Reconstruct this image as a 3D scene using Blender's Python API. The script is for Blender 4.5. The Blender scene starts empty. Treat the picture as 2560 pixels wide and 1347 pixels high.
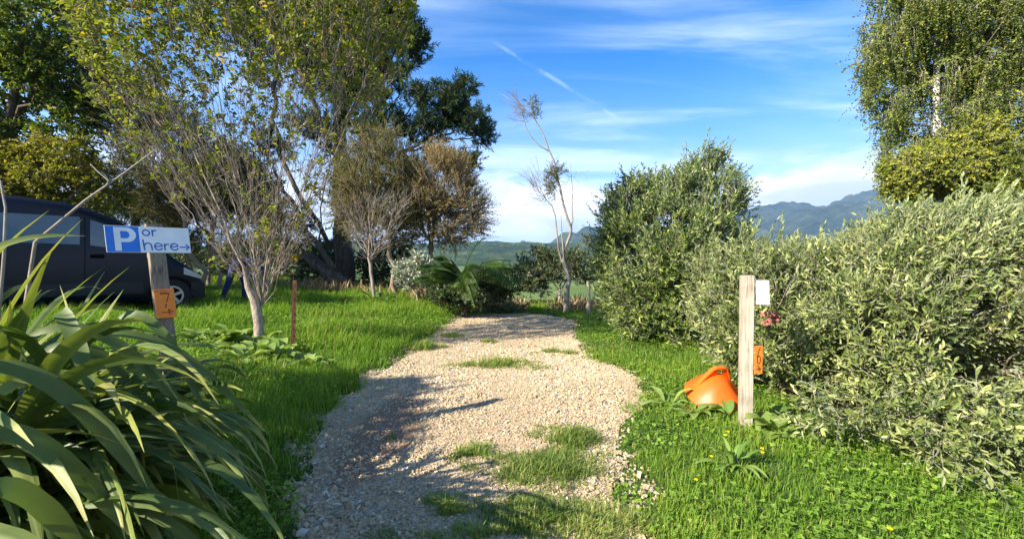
import bpy, bmesh, math, random
import numpy as np
from mathutils import Vector, Matrix

S = bpy.context.scene
COL = S.collection
R = math.radians

# ------------------------------------------------------------------ camera
FP, HOR, CAMZ = 1150.0, 650.0, 1.6          # focal length in photo pixels, horizon row, eye height
cam_data = bpy.data.cameras.new("camera")
cam = bpy.data.objects.new("camera", cam_data)
COL.objects.link(cam)
cam.location = (0, 0, CAMZ)
cam.rotation_euler = (R(90), 0, 0)
cam_data.sensor_width = 36.0
cam_data.lens = 36.0 * FP / 2560.0
cam_data.shift_y = -(673.5 - HOR) / 2560.0
cam_data.clip_start = 0.05
cam_data.clip_end = 30000
S.camera = cam

# ------------------------------------------------------------------ sun, sky, exposure
SUN_AZ, SUN_EL = R(34), R(31)               # light travels towards +X and a little away from the camera
SUN_DIR = Vector((math.cos(SUN_AZ) * math.cos(SUN_EL), math.sin(SUN_AZ) * math.cos(SUN_EL), -math.sin(SUN_EL)))
sun_data = bpy.data.lights.new("sun", 'SUN')
sun_data.energy = 5.0
sun_data.angle = R(0.55)
sun_data.color = (1.0, 0.91, 0.78)
sun = bpy.data.objects.new("sun", sun_data)
COL.objects.link(sun)
sun.rotation_euler = SUN_DIR.to_track_quat('-Z', 'Y').to_euler()
sun.location = (-30, -20, 40)

S.view_settings.view_transform = 'Standard'
S.view_settings.look = 'None'
S.view_settings.gamma = 1.0
S.view_settings.exposure = 1.64
S.cycles.use_denoising = True
S.cycles.max_bounces = 6
S.cycles.diffuse_bounces = 3
S.cycles.glossy_bounces = 2
S.cycles.transmission_bounces = 3
S.cycles.volume_bounces = 0
S.cycles.caustics_reflective = False
S.cycles.caustics_refractive = False


class NT:
    """small wrapper for writing node trees"""
    def __init__(s, tree):
        s.t = tree; s.n = tree.nodes; s.l = tree.links

    def node(s, typ, **kw):
        n = s.n.new(typ)
        for k, v in kw.items(): setattr(n, k, v)
        return n

    def put(s, sock, v):
        if hasattr(v, 'is_output') or isinstance(v, bpy.types.NodeSocket): s.l.new(v, sock)
        else: sock.default_value = v

    def math(s, op, a, b=None, c=None, clamp=False):
        n = s.node('ShaderNodeMath', operation=op, use_clamp=clamp)
        s.put(n.inputs[0], a)
        if b is not None: s.put(n.inputs[1], b)
        if c is not None: s.put(n.inputs[2], c)
        return n.outputs[0]

    def smooth(s, v, lo, hi, a=0.0, b=1.0):
        n = s.node('ShaderNodeMapRange', interpolation_type='SMOOTHSTEP')
        s.put(n.inputs['Value'], v)
        n.inputs['From Min'].default_value = lo; n.inputs['From Max'].default_value = hi
        n.inputs['To Min'].default_value = a; n.inputs['To Max'].default_value = b
        return n.outputs[0]

    def mix(s, f, a, b, blend='MIX'):
        n = s.node('ShaderNodeMix', data_type='RGBA', blend_type=blend)
        s.put(n.inputs[0], f); s.put(n.inputs[6], a); s.put(n.inputs[7], b)
        return n.outputs[2]

    def noise(s, vec, scale, detail=4, rough=0.55, dist=0.0):
        n = s.node('ShaderNodeTexNoise')
        if vec is not None: s.put(n.inputs['Vector'], vec)
        n.inputs['Scale'].default_value = scale; n.inputs['Detail'].default_value = detail
        n.inputs['Roughness'].default_value = rough; n.inputs['Distortion'].default_value = dist
        return n.outputs[0]

    def mapping(s, vec, loc=(0, 0, 0), rot=(0, 0, 0), scale=(1, 1, 1)):
        n = s.node('ShaderNodeMapping')
        s.put(n.inputs[0], vec)
        n.inputs[1].default_value = loc; n.inputs[2].default_value = rot; n.inputs[3].default_value = scale
        return n.outputs[0]

    def ramp(s, fac, stops, interp='LINEAR'):
        n = s.node('ShaderNodeValToRGB')
        s.put(n.inputs[0], fac)
        cr = n.color_ramp; cr.interpolation = interp
        while len(cr.elements) < len(stops): cr.elements.new(0.5)
        for e, (p, c) in zip(cr.elements, stops):
            e.position = p; e.color = (c[0], c[1], c[2], 1)
        return n.outputs[0]

    def comb(s, x, y, z):
        n = s.node('ShaderNodeCombineXYZ')
        for i, v in enumerate((x, y, z)): s.put(n.inputs[i], v)
        return n.outputs[0]

    def vdot(s, v, c):
        n = s.node('ShaderNodeVectorMath', operation='DOT_PRODUCT')
        s.put(n.inputs[0], v); n.inputs[1].default_value = c
        return n.outputs['Value']


def make_world():
    w = bpy.data.worlds.new("World"); S.world = w; w.use_nodes = True
    t = NT(w.node_tree); t.n.clear()
    sky = t.node('ShaderNodeTexSky', sky_type='NISHITA', sun_disc=False, sun_elevation=SUN_EL,
                 sun_rotation=math.atan2(-SUN_DIR.x, -SUN_DIR.y) % (2 * math.pi),
                 altitude=50, air_density=1.0, dust_density=0.2, ozone_density=4.5)
    d = t.node('ShaderNodeTexCoord').outputs['Generated']
    sep = t.node('ShaderNodeSeparateXYZ'); t.put(sep.inputs[0], d)
    x, y, z = sep.outputs
    zz = t.math('ADD', t.math('MAXIMUM', z, 0.0), 0.16)
    uv = t.comb(t.math('DIVIDE', x, zz), t.math('DIVIDE', y, zz), 0.0)
    # high thin streaks
    m1 = t.mapping(uv, (3.1, 1.7, 0), (0, 0, R(28)), (0.55, 2.3, 1))
    cir = t.smooth(t.noise(m1, 1.15, 9, 0.58, 0.5), 0.40, 0.76)
    big = t.smooth(t.noise(t.mapping(uv, (8.3, 2.2, 0)), 0.55, 3, 0.5), 0.30, 0.58)
    cir = t.math('MULTIPLY', t.math('MULTIPLY', cir, big), 0.75)
    # pale veil towards the horizon
    veil = t.math('MULTIPLY', t.smooth(z, 0.42, 0.06), t.smooth(t.noise(m1, 0.8, 6, 0.5, 0.4), 0.25, 0.75, 0.45, 0.95))
    veil = t.math('MULTIPLY', veil, 0.64)
    # old vapour trail
    a = Vector(((1235 - 1280), FP, HOR - 108)).normalized(); b = Vector(((1580 - 1280), FP, HOR - 318)).normalized()
    n = a.cross(b).normalized(); mid = (a + b).normalized(); along = n.cross(mid).normalized()
    off = t.math('ADD', t.vdot(d, n), t.math('MULTIPLY', t.math('SUBTRACT', t.noise(d, 14, 4), 0.5), 0.012))
    line = t.smooth(t.math('ABSOLUTE', off), 0.0065, 0.0)
    half = a.angle(b) / 2
    line = t.math('MULTIPLY', line, t.smooth(t.math('ABSOLUTE', t.vdot(d, along)), half * 1.15, half * 0.7))
    line = t.math('MULTIPLY', line, t.smooth(t.noise(d, 22, 4), 0.38, 0.62, 0.02, 0.17))
    # cumulus banks low over the hills
    m2 = t.mapping(d, (1.35, 0.2, 0.0), (0, 0, 0), (3.2, 3.2, 10.0))
    nz = t.noise(m2, 1.35, 8, 0.55, 0.25)
    band = t.math('MULTIPLY', t.smooth(z, 0.02, 0.06), t.smooth(z, 0.235, 0.12))
    cum = t.math('MULTIPLY', t.smooth(t.math('ADD', nz, t.math('MULTIPLY', band, 0.22)), 0.53, 0.66), band)
    # the bank that sits on the mountains to the right
    az = t.math('DIVIDE', x, t.math('MAXIMUM', y, 0.05))
    right = t.math('MULTIPLY', t.smooth(az, 0.40, 0.62), t.smooth(y, 0.0, 0.1))
    rb = t.math('MULTIPLY', t.smooth(t.math('ADD', z, t.math('MULTIPLY', t.math('SUBTRACT', 0.5, nz), 0.16)), 0.178, 0.150), t.smooth(t.math('ADD', nz, right), 1.15, 1.45))
    cum = t.math('MAXIMUM', cum, t.math('MULTIPLY', rb, 0.9))
    shade = t.smooth(t.noise(t.mapping(d, (1.30, 0.2, 0.02), (0, 0, 0), (3.2, 3.2, 10.0)), 1.35, 6, 0.5, 0.25), 0.40, 0.66)
    CUM = t.mix(shade, (10.2, 10.4, 10.8, 1), (5.6, 6.2, 7.3, 1))
    hs = t.node('ShaderNodeHueSaturation'); hs.inputs['Saturation'].default_value = 1.26; hs.inputs['Hue'].default_value = 0.503
    hs.inputs['Value'].default_value = 1.22
    t.put(hs.inputs['Color'], t.mix(1.0, sky.outputs[0], (0.8, 0.97, 1.12, 1), 'MULTIPLY'))
    c = t.mix(veil, hs.outputs[0], (6.6, 8.1, 10.2, 1))
    c = t.mix(cir, c, (7.4, 8.6, 10.4, 1))
    c = t.mix(line, c, (9, 10, 11, 1))
    c = t.mix(cum, c, CUM)
    bg = t.node('ShaderNodeBackground'); t.put(bg.inputs[0], c); bg.inputs[1].default_value = 0.060
    out = t.node('ShaderNodeOutputWorld'); t.l.new(bg.outputs[0], out.inputs[0])


make_world()

# ------------------------------------------------------------------ helpers
def at(px, py, d):
    """the point seen at photo pixel (px, py), d metres in front of the eye"""
    return np.array(((px - 1280.0) / FP * d, d, CAMZ + (HOR - py) / FP * d))


def unit(v):
    v = np.asarray(v, float)
    return v / np.maximum(np.linalg.norm(v, axis=-1, keepdims=True), 1e-9)


def vnoise(x, y, seed=0):
    """smooth value noise, 0..1"""
    x = np.asarray(x, float); y = np.asarray(y, float)
    ix = np.floor(x).astype(np.int64); iy = np.floor(y).astype(np.int64)
    fx = x - ix; fy = y - iy
    fx = fx * fx * (3 - 2 * fx); fy = fy * fy * (3 - 2 * fy)
    def h(a, b):
        k = (a * 374761393 + b * 668265263 + seed * 974711) & 0xffffffff
        k = ((k ^ (k >> 13)) * 1274126177) & 0xffffffff
        return ((k ^ (k >> 16)) & 0xffff) / 65535.0
    return (h(ix, iy) * (1 - fx) + h(ix + 1, iy) * fx) * (1 - fy) + (h(ix, iy + 1) * (1 - fx) + h(ix + 1, iy + 1) * fx) * fy


def fbm(x, y, seed=0, oct=4):
    v = 0; a = 0.5; s = 0
    for i in range(oct):
        v = v + a * vnoise(x * 2 ** i, y * 2 ** i, seed + i * 7); s += a; a *= 0.5
    return v / s


def smoothstep(v, a, b):
    t = np.clip((np.asarray(v, float) - a) / (b - a), 0, 1)
    return t * t * (3 - 2 * t)


def build(name, parts, mat, parent=None, smooth=False):
    """parts: list of (verts Nx3, faces MxK, tint N or None[, material index]) -> one mesh object"""
    vs, loops, sizes, tints, mids = [], [], [], [], []
    off = 0
    for p in parts:
        V = np.asarray(p[0], float).reshape(-1, 3); F = np.asarray(p[1], np.int64)
        if len(V) == 0 or len(F) == 0: continue
        T = p[2] if len(p) > 2 and p[2] is not None else np.full(len(V), 0.5)
        mi = p[3] if len(p) > 3 else 0
        vs.append(V); loops.append((F + off).ravel()); sizes.append(np.full(len(F), F.shape[1]))
        tints.append(np.broadcast_to(np.asarray(T, float), (len(V),))); mids.append(np.full(len(F), mi))
        off += len(V)
    me = bpy.data.meshes.new(name)
    if vs:
        V = np.concatenate(vs); L = np.concatenate(loops); Z = np.concatenate(sizes)
        me.vertices.add(len(V)); me.vertices.foreach_set('co', V.ravel().astype(np.float32))
        me.loops.add(len(L)); me.loops.foreach_set('vertex_index', L.astype(np.int32))
        me.polygons.add(len(Z))
        st = np.concatenate(([0], np.cumsum(Z)[:-1]))
        me.polygons.foreach_set('loop_start', st.astype(np.int32))
        me.polygons.foreach_set('loop_total', Z.astype(np.int32))
        me.polygons.foreach_set('material_index', np.concatenate(mids).astype(np.int32))
        me.polygons.foreach_set('use_smooth', np.full(len(Z), bool(smooth)))
        at_ = me.attributes.new('tint', 'FLOAT', 'POINT')
        at_.data.foreach_set('value', np.concatenate(tints).astype(np.float32))
        me.update(calc_edges=True); me.validate()
    for m in (mat if isinstance(mat, (list, tuple)) else [mat]): me.materials.append(m)
    o = bpy.data.objects.new(name, me); COL.objects.link(o)
    if parent is not None: o.parent = parent
    return o


def thing(name, label, cat, loc=(0, 0, 0), group=None):
    o = bpy.data.objects.new(name, None); COL.objects.link(o)
    o.empty_display_size = 0.2
    o.location = [float(v) for v in loc]
    return tag(o, label, cat, group)


def tag(o, label=None, cat=None, group=None, kind=None):
    if label: o['label'] = label
    if cat: o['category'] = cat
    if group: o['group'] = group
    if kind: o['kind'] = kind
    return o


def local(parts, loc):
    loc = np.asarray(loc, float)
    return [(np.asarray(p[0], float).reshape(-1, 3) - loc,) + tuple(p[1:]) for p in parts]


def box(c, s, M=None, tint=0.5, mi=0, bevel=0.0):
    """box with chamfered edges when bevel > 0"""
    bm = bmesh.new(); bmesh.ops.create_cube(bm, size=1)
    for v in bm.verts: v.co = Vector((v.co.x * s[0], v.co.y * s[1], v.co.z * s[2]))
    if bevel: bmesh.ops.bevel(bm, geom=bm.edges[:], offset=bevel, segments=2, affect='EDGES')
    return from_bm(bm, c, M, tint, mi)


def from_bm(bm, c=(0, 0, 0), M=None, tint=0.5, mi=0):
    bmesh.ops.triangulate(bm, faces=bm.faces[:])
    bm.verts.index_update()
    V = np.array([v.co[:] for v in bm.verts]); F = np.array([[v.index for v in f.verts] for f in bm.faces])
    bm.free()
    if M is not None: V = V @ np.asarray(M, float).T
    return (V + np.asarray(c, float), F, np.full(len(V), tint), mi)


def tube(pts, rad, n=8, tint=0.5, cap=True, mi=0):
    """round tube along a polyline with a radius per point"""
    P = np.asarray(pts, float); m = len(P)
    r = np.broadcast_to(np.asarray(rad, float), (m,))
    T = np.zeros_like(P); T[1:-1] = P[2:] - P[:-2]; T[0] = P[1] - P[0]; T[-1] = P[-1] - P[-2]
    T = unit(T)
    ref = np.array([0.31, 0.87, 0.11]) if abs(np.mean(T[:, 1])) < 0.8 else np.array([1.0, 0.1, 0.1])
    A = unit(np.cross(T, ref)); B = np.cross(T, A)
    th = np.arange(n) / n * 2 * math.pi
    V = P[:, None, :] + r[:, None, None] * (np.cos(th)[None, :, None] * A[:, None, :] + np.sin(th)[None, :, None] * B[:, None, :])
    V = V.reshape(-1, 3)
    i = np.arange(m - 1)[:, None] * n; j = np.arange(n)[None, :]; k = (j + 1) % n
    F = np.stack([i + j, i + k, i + n + k, i + n + j], -1).reshape(-1, 4)
    return (V, F, np.broadcast_to(np.asarray(tint, float), (len(V),)), mi)


def tube_caps(pts, rad, n=8, tint=0.5, mi=0):
    V, F, T, _ = tube(pts, rad, n, tint)
    m = len(pts)
    c = np.array([pts[0], pts[-1]], float)
    V2 = np.vstack([V, c]); b = len(V)
    j = np.arange(n); k = (j + 1) % n
    tri = np.vstack([np.stack([np.full(n, b), k, j], -1), np.stack([np.full(n, b + 1), (m - 1) * n + j, (m - 1) * n + k], -1)])
    return [(V2, F, np.full(len(V2), tint), mi), (V2, tri, np.full(len(V2), tint), mi)]


# ------------------------------------------------------------------ materials
def mat_new(name):
    m = bpy.data.materials.new(name); m.use_nodes = True
    t = NT(m.node_tree); t.n.clear()
    out = t.node('ShaderNodeOutputMaterial')
    return m, t, out


def principled(t, color, rough=0.6, spec=0.3, metal=0.0, normal=None):
    p = t.node('ShaderNodeBsdfPrincipled')
    t.put(p.inputs['Base Color'], color); t.put(p.inputs['Roughness'], rough)
    p.inputs['Specular IOR Level'].default_value = spec; p.inputs['Metallic'].default_value = metal
    if normal is not None: t.l.new(normal, p.inputs['Normal'])
    return p


def bump(t, height, strength=0.4, dist=0.02):
    b = t.node('ShaderNodeBump'); b.inputs['Strength'].default_value = strength; b.inputs['Distance'].default_value = dist
    t.put(b.inputs['Height'], height)
    return b.outputs[0]


def mat_plain(name, col, rough=0.5, spec=0.4, metal=0.0, var=0.12, scale=20, bumps=0.0):
    m, t, out = mat_new(name)
    co = t.node('ShaderNodeTexCoord').outputs['Object']
    nz = t.noise(co, scale, 5)
    c = t.mix(t.smooth(nz, 0.3, 0.7), tuple(v * (1 - var) for v in col[:3]) + (1,), tuple(min(1, v * (1 + var)) for v in col[:3]) + (1,))
    p = principled(t, c, rough, spec, metal, bump(t, nz, bumps, 0.01) if bumps else None)
    t.l.new(p.outputs[0], out.inputs[0])
    return m


def mat_leaf(name, stops, trans=0.3, rough=0.5, spec=0.3, back=None, tcol=None, fine=0.0):
    """leaf: colour by the per-leaf tint, some light passing through, optional paler underside"""
    m, t, out = mat_new(name)
    a = t.node('ShaderNodeAttribute', attribute_name='tint').outputs['Fac']
    if fine:
        co = t.node('ShaderNodeTexCoord').outputs['Object']
        a = t.math('ADD', a, t.math('MULTIPLY', t.math('SUBTRACT', t.noise(co, fine, 4), 0.5), 0.35))
    c = t.ramp(a, stops)
    if back is not None:
        g = t.node('ShaderNodeNewGeometry')
        c = t.mix(g.outputs['Backfacing'], c, t.mix(0.65, c, back + (1,)))
    p = principled(t, c, rough, spec)
    tr = t.node('ShaderNodeBsdfTranslucent')
    t.put(tr.inputs[0], t.mix(1.0, c, (tcol or (1.25, 1.35, 0.6)) + (1,), 'MULTIPLY'))
    ms = t.node('ShaderNodeMixShader'); ms.inputs[0].default_value = trans
    t.l.new(p.outputs[0], ms.inputs[1]); t.l.new(tr.outputs[0], ms.inputs[2]); t.l.new(ms.outputs[0], out.inputs[0])
    return m


def mat_bark(name, stops, scale=6, stretch=0.25, bumps=0.6, thin=None):
    m, t, out = mat_new(name)
    co = t.node('ShaderNodeTexCoord').outputs['Object']
    v = t.mapping(co, scale=(1, 1, stretch))
    nz = t.noise(v, scale * 3, 7, 0.65)
    n2 = t.noise(co, scale * 0.5, 4)
    f = t.math('ADD', t.math('MULTIPLY', nz, 0.75), t.math('MULTIPLY', n2, 0.3))
    c = t.ramp(f, stops)
    if thin is not None:
        c = t.mix(t.smooth(t.node('ShaderNodeAttribute', attribute_name='tint').outputs['Fac'], 0.35, 0.6), thin + (1,), c)
    p = principled(t, c, 0.85, 0.15, 0, bump(t, nz, bumps, 0.02))
    t.l.new(p.outputs[0], out.inputs[0])
    return m


def mat_wood(name, dark, light, scale=1.0):
    m, t, out = mat_new(name)
    co = t.node('ShaderNodeTexCoord').outputs['Object']
    v = t.mapping(co, scale=(46 * scale, 46 * scale, 1.5 * scale))
    g = t.noise(v, 2.2, 8, 0.6, 0.8)
    n2 = t.noise(co, 5 * scale, 5, 0.6)
    f = t.math('ADD', t.math('MULTIPLY', g, 0.7), t.math('MULTIPLY', n2, 0.4))
    c = t.ramp(f, [(0.40, dark), (0.58, light), (0.8, tuple(min(1, v_ * 1.2) for v_ in light))])
    p = principled(t, c, 0.85, 0.15, 0, bump(t, g, 0.5, 0.004))
    t.l.new(p.outputs[0], out.inputs[0])
    return m


M = {}
M['olive'] = mat_leaf('olive_leaf', [(0.0, (0.03, 0.065, 0.014)), (0.45, (0.095, 0.145, 0.022)), (0.8, (0.21, 0.265, 0.05)), (1.0, (0.38, 0.41, 0.12))],
                      0.2, 0.4, 0.4, back=(0.24, 0.28, 0.15))
M['olive2'] = mat_leaf('silver_olive_leaf', [(0.0, (0.055, 0.09, 0.022)), (0.4, (0.125, 0.165, 0.04)), (0.8, (0.28, 0.315, 0.09)), (1.0, (0.48, 0.48, 0.19))],
                       0.25, 0.42, 0.4, back=(0.36, 0.39, 0.22))
M['pear'] = mat_leaf('pear_leaf', [(0.0, (0.07, 0.11, 0.012)), (0.5, (0.17, 0.21, 0.024)), (0.85, (0.32, 0.29, 0.03)), (1.0, (0.50, 0.31, 0.02))], 0.4, 0.5, 0.25)
M['broad'] = mat_leaf('dark_leaf', [(0.0, (0.025, 0.05, 0.008)), (0.5, (0.07, 0.115, 0.015)), (0.9, (0.19, 0.21, 0.025)), (1.0, (0.36, 0.30, 0.03))], 0.35, 0.5, 0.25)
M['gold'] = mat_leaf('gold_leaf', [(0.0, (0.07, 0.09, 0.012)), (0.5, (0.20, 0.20, 0.025)), (1.0, (0.42, 0.33, 0.03))], 0.4, 0.45, 0.3)
M['pine'] = mat_leaf('pine_needle', [(0.0, (0.012, 0.03, 0.012)), (0.55, (0.03, 0.065, 0.018)), (1.0, (0.09, 0.13, 0.03))], 0.12, 0.5, 0.3)
M['kanuka'] = mat_leaf('kanuka_leaf', [(0.0, (0.05, 0.062, 0.018)), (0.5, (0.13, 0.13, 0.034)), (1.0, (0.25, 0.21, 0.065))], 0.25, 0.6, 0.2)
M['rust'] = mat_leaf('kanuka_rusty_leaf', [(0.0, (0.11, 0.092, 0.04)), (0.5, (0.27, 0.205, 0.09)), (1.0, (0.44, 0.33, 0.165))], 0.25, 0.6, 0.2)
M['birch'] = mat_leaf('birch_leaf', [(0.0, (0.06, 0.10, 0.02)), (0.5, (0.19, 0.23, 0.055)), (0.85, (0.32, 0.33, 0.08)), (1.0, (0.46, 0.38, 0.05))], 0.36, 0.55, 0.2)
M['birch2'] = mat_leaf('yellow_birch_leaf', [(0.0, (0.07, 0.10, 0.018)), (0.5, (0.21, 0.24, 0.035)), (1.0, (0.44, 0.39, 0.05))], 0.36, 0.55, 0.2)
M['silver'] = mat_leaf('silver_leaf', [(0.0, (0.08, 0.11, 0.05)), (0.5, (0.22, 0.26, 0.17)), (1.0, (0.62, 0.63, 0.55))], 0.15, 0.5, 0.3)
M['shrub'] = mat_leaf('shrub_leaf', [(0.0, (0.02, 0.04, 0.012)), (0.6, (0.065, 0.095, 0.025)), (1.0, (0.17, 0.18, 0.05))], 0.25, 0.45, 0.4)
M['fern'] = mat_leaf('fern_frond', [(0.0, (0.02, 0.05, 0.012)), (0.5, (0.06, 0.115, 0.02)), (1.0, (0.17, 0.22, 0.03))], 0.35, 0.5, 0.3)
M['flax'] = mat_leaf('flax_leaf', [(0.0, (0.04, 0.075, 0.02)), (0.45, (0.095, 0.14, 0.034)), (0.75, (0.23, 0.26, 0.065)), (0.92, (0.38, 0.32, 0.10)), (1.0, (0.25, 0.15, 0.06))],
                     0.28, 0.48, 0.3, fine=9.0, tcol=(1.3, 1.4, 0.5))
M['grass'] = mat_leaf('grass_blade', [(0.0, (0.055, 0.12, 0.012)), (0.5, (0.145, 0.265, 0.025)), (0.85, (0.27, 0.36, 0.05)), (1.0, (0.46, 0.40, 0.14))], 0.48, 0.55, 0.2)
M['tuft'] = mat_leaf('tuft_blade', [(0.0, (0.08, 0.13, 0.022)), (0.5, (0.20, 0.28, 0.055)), (0.85, (0.33, 0.36, 0.095)), (1.0, (0.50, 0.43, 0.17))], 0.4, 0.5, 0.25)
M['clover'] = mat_leaf('clover_leaf', [(0.0, (0.065, 0.15, 0.02)), (0.5, (0.20, 0.34, 0.04)), (1.0, (0.34, 0.44, 0.075))], 0.48, 0.5, 0.25)
M['dock'] = mat_leaf('dock_leaf', [(0.0, (0.05, 0.11, 0.02)), (0.5, (0.13, 0.23, 0.04)), (1.0, (0.28, 0.36, 0.09))], 0.32, 0.4, 0.4)
M['dry'] = mat_leaf('dry_stalk', [(0.0, (0.14, 0.10, 0.05)), (0.5, (0.28, 0.21, 0.11)), (1.0, (0.45, 0.36, 0.2))], 0.2, 0.7, 0.1)
M['petal'] = mat_leaf('yellow_petal', [(0.0, (0.8, 0.55, 0.0)), (1.0, (0.85, 0.65, 0.01))], 0.2, 0.4, 0.3)

M['bark_pear'] = mat_bark('pear_bark', [(0.32, (0.12, 0.09, 0.065)), (0.5, (0.29, 0.23, 0.18)), (0.7, (0.48, 0.41, 0.33))], 9, 0.5, 0.9)
M['bark_pine'] = mat_bark('pine_bark', [(0.3, (0.035, 0.027, 0.022)), (0.5, (0.09, 0.072, 0.057)), (0.75, (0.19, 0.155, 0.125))], 3, 0.25, 1.0)
M['bark_kanuka'] = mat_bark('kanuka_bark', [(0.3, (0.09, 0.065, 0.045)), (0.5, (0.22, 0.165, 0.115)), (0.75, (0.38, 0.31, 0.23))], 6)
M['bark_grey'] = mat_bark('grey_bark', [(0.3, (0.12, 0.10, 0.08)), (0.5, (0.24, 0.205, 0.17)), (0.75, (0.38, 0.335, 0.285))], 8)
M['bark_olive'] = mat_bark('olive_bark', [(0.3, (0.12, 0.105, 0.075)), (0.5, (0.25, 0.225, 0.165)), (0.75, (0.4, 0.36, 0.27))], 8)
M['bark_birch'] = mat_bark('birch_bark', [(0.32, (0.06, 0.05, 0.045)), (0.42, (0.45, 0.41, 0.36)), (0.6, (0.68, 0.64, 0.58))], 4, 2.5, thin=(0.09, 0.07, 0.05))
M['bark_dark'] = mat_bark('dark_bark', [(0.3, (0.04, 0.03, 0.02)), (0.6, (0.12, 0.09, 0.065)), (0.8, (0.2, 0.15, 0.11))], 6)


def terrain_mats():
    # ground: soil, moss and thatch between the blades
    m, t, out = mat_new('turf')
    co = t.node('ShaderNodeTexCoord').outputs['Object']
    n1 = t.noise(co, 3.0, 6); n2 = t.noise(co, 26, 5, 0.65); n3 = t.noise(co, 0.35, 4)
    near = t.ramp(t.math('ADD', t.math('MULTIPLY', n1, 0.5), t.math('MULTIPLY', n2, 0.5)),
                  [(0.34, (0.035, 0.04, 0.014)), (0.5, (0.05, 0.085, 0.018)), (0.68, (0.10, 0.14, 0.03))])
    far = t.ramp(t.noise(co, 0.011, 5, 0.6), [(0.35, (0.045, 0.075, 0.02)), (0.5, (0.10, 0.15, 0.03)), (0.65, (0.14, 0.17, 0.055))])
    sep = t.node('ShaderNodeSeparateXYZ'); t.put(sep.inputs[0], co)
    c = t.mix(t.smooth(sep.outputs[1], 25, 60), near, far)
    # bare earth under the olives on the right
    bx = t.math('ADD', sep.outputs[0], t.math('MULTIPLY', t.math('SUBTRACT', n1, 0.5), 0.8))
    bare = t.math('MULTIPLY', t.smooth(bx, 3.0, 3.5), t.math('MULTIPLY', t.smooth(sep.outputs[1], 2.9, 3.4), t.smooth(sep.outputs[1], 9, 7)))
    c = t.mix(bare, c, t.ramp(n2, [(0.3, (0.15, 0.11, 0.07)), (0.6, (0.33, 0.26, 0.17)), (0.75, (0.46, 0.38, 0.27))]))
    p = principled(t, c, 0.9, 0.1, 0, bump(t, n2, 0.7, 0.03))
    t.l.new(p.outputs[0], out.inputs[0]); M['turf'] = m
    # gravel bed
    m, t, out = mat_new('gravel_bed')
    co = t.node('ShaderNodeTexCoord').outputs['Object']
    v = t.node('ShaderNodeTexVoronoi'); t.put(v.inputs['Vector'], co); v.inputs['Scale'].default_value = 70
    n1 = t.noise(co, 1.6, 5); n2 = t.noise(co, 60, 5)
    sepc = t.node('ShaderNodeSeparateColor'); t.put(sepc.inputs[0], v.outputs['Color'])
    c = t.ramp(sepc.outputs[0], [(0.1, (0.36, 0.255, 0.15)), (0.5, (0.48, 0.355, 0.21)), (0.9, (0.58, 0.46, 0.30))])
    c = t.mix(t.smooth(n1, 0.45, 0.75), c, (0.40, 0.285, 0.18, 1))
    sp = t.node('ShaderNodeSeparateXYZ'); t.put(sp.inputs[0], co)
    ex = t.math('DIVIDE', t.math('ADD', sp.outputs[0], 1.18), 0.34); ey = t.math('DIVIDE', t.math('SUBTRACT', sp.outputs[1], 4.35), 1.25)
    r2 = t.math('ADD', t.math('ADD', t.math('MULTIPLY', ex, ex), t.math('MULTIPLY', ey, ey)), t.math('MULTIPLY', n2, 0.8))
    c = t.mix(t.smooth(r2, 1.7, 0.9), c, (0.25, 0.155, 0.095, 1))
    p = principled(t, c, 0.9, 0.15, 0, bump(t, t.math('ADD', v.outputs['Distance'], t.math('MULTIPLY', n2, 0.3)), 0.8, 0.01))
    t.l.new(p.outputs[0], out.inputs[0]); M['gravel_bed'] = m
    # loose stones, colour by tint
    m, t, out = mat_new('crushed_stone')
    co = t.node('ShaderNodeTexCoord').outputs['Object']
    a = t.node('ShaderNodeAttribute', attribute_name='tint').outputs['Fac']
    c = t.ramp(a, [(0.0, (0.20, 0.16, 0.115)), (0.12, (0.30, 0.28, 0.24)), (0.2, (0.33, 0.24, 0.135)), (0.55, (0.44, 0.345, 0.205)), (0.85, (0.53, 0.435, 0.295)), (1.0, (0.62, 0.57, 0.47))])
    n2 = t.noise(co, 90, 4)
    c = t.mix(t.math('MULTIPLY', t.smooth(n2, 0.45, 0.7), 0.35), c, (0.34, 0.24, 0.15, 1))
    p = principled(t, c, 0.8, 0.25, 0, bump(t, n2, 0.35, 0.004))
    t.l.new(p.outputs[0], out.inputs[0]); M['stone'] = m
    # bush covered hills; mountain tones spread wider to paint in relief shading
    for nm, stops, sc in (('hill_bush', [(0.36, (0.010, 0.022, 0.009)), (0.47, (0.03, 0.055, 0.018)), (0.56, (0.075, 0.105, 0.03)), (0.66, (0.15, 0.16, 0.06))], 0.011),
                          ('mountain_bush', [(0.40, (0.005, 0.012, 0.007)), (0.50, (0.022, 0.038, 0.016)), (0.58, (0.055, 0.07, 0.028)), (0.66, (0.11, 0.11, 0.05))], 0.0035)):
        m, t, out = mat_new(nm)
        co = t.node('ShaderNodeTexCoord').outputs['Object']
        n1 = t.noise(co, sc, 9, 0.68); n2 = t.noise(co, sc * 9, 6, 0.7)
        f = t.math('ADD', t.math('MULTIPLY', n1, 0.55), t.math('MULTIPLY', n2, 0.45))
        p = principled(t, t.ramp(f, stops), 0.95, 0.05, 0, bump(t, n2, 1.0, 12.0))
        t.l.new(p.outputs[0], out.inputs[0]); M[nm] = m


terrain_mats()

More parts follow.
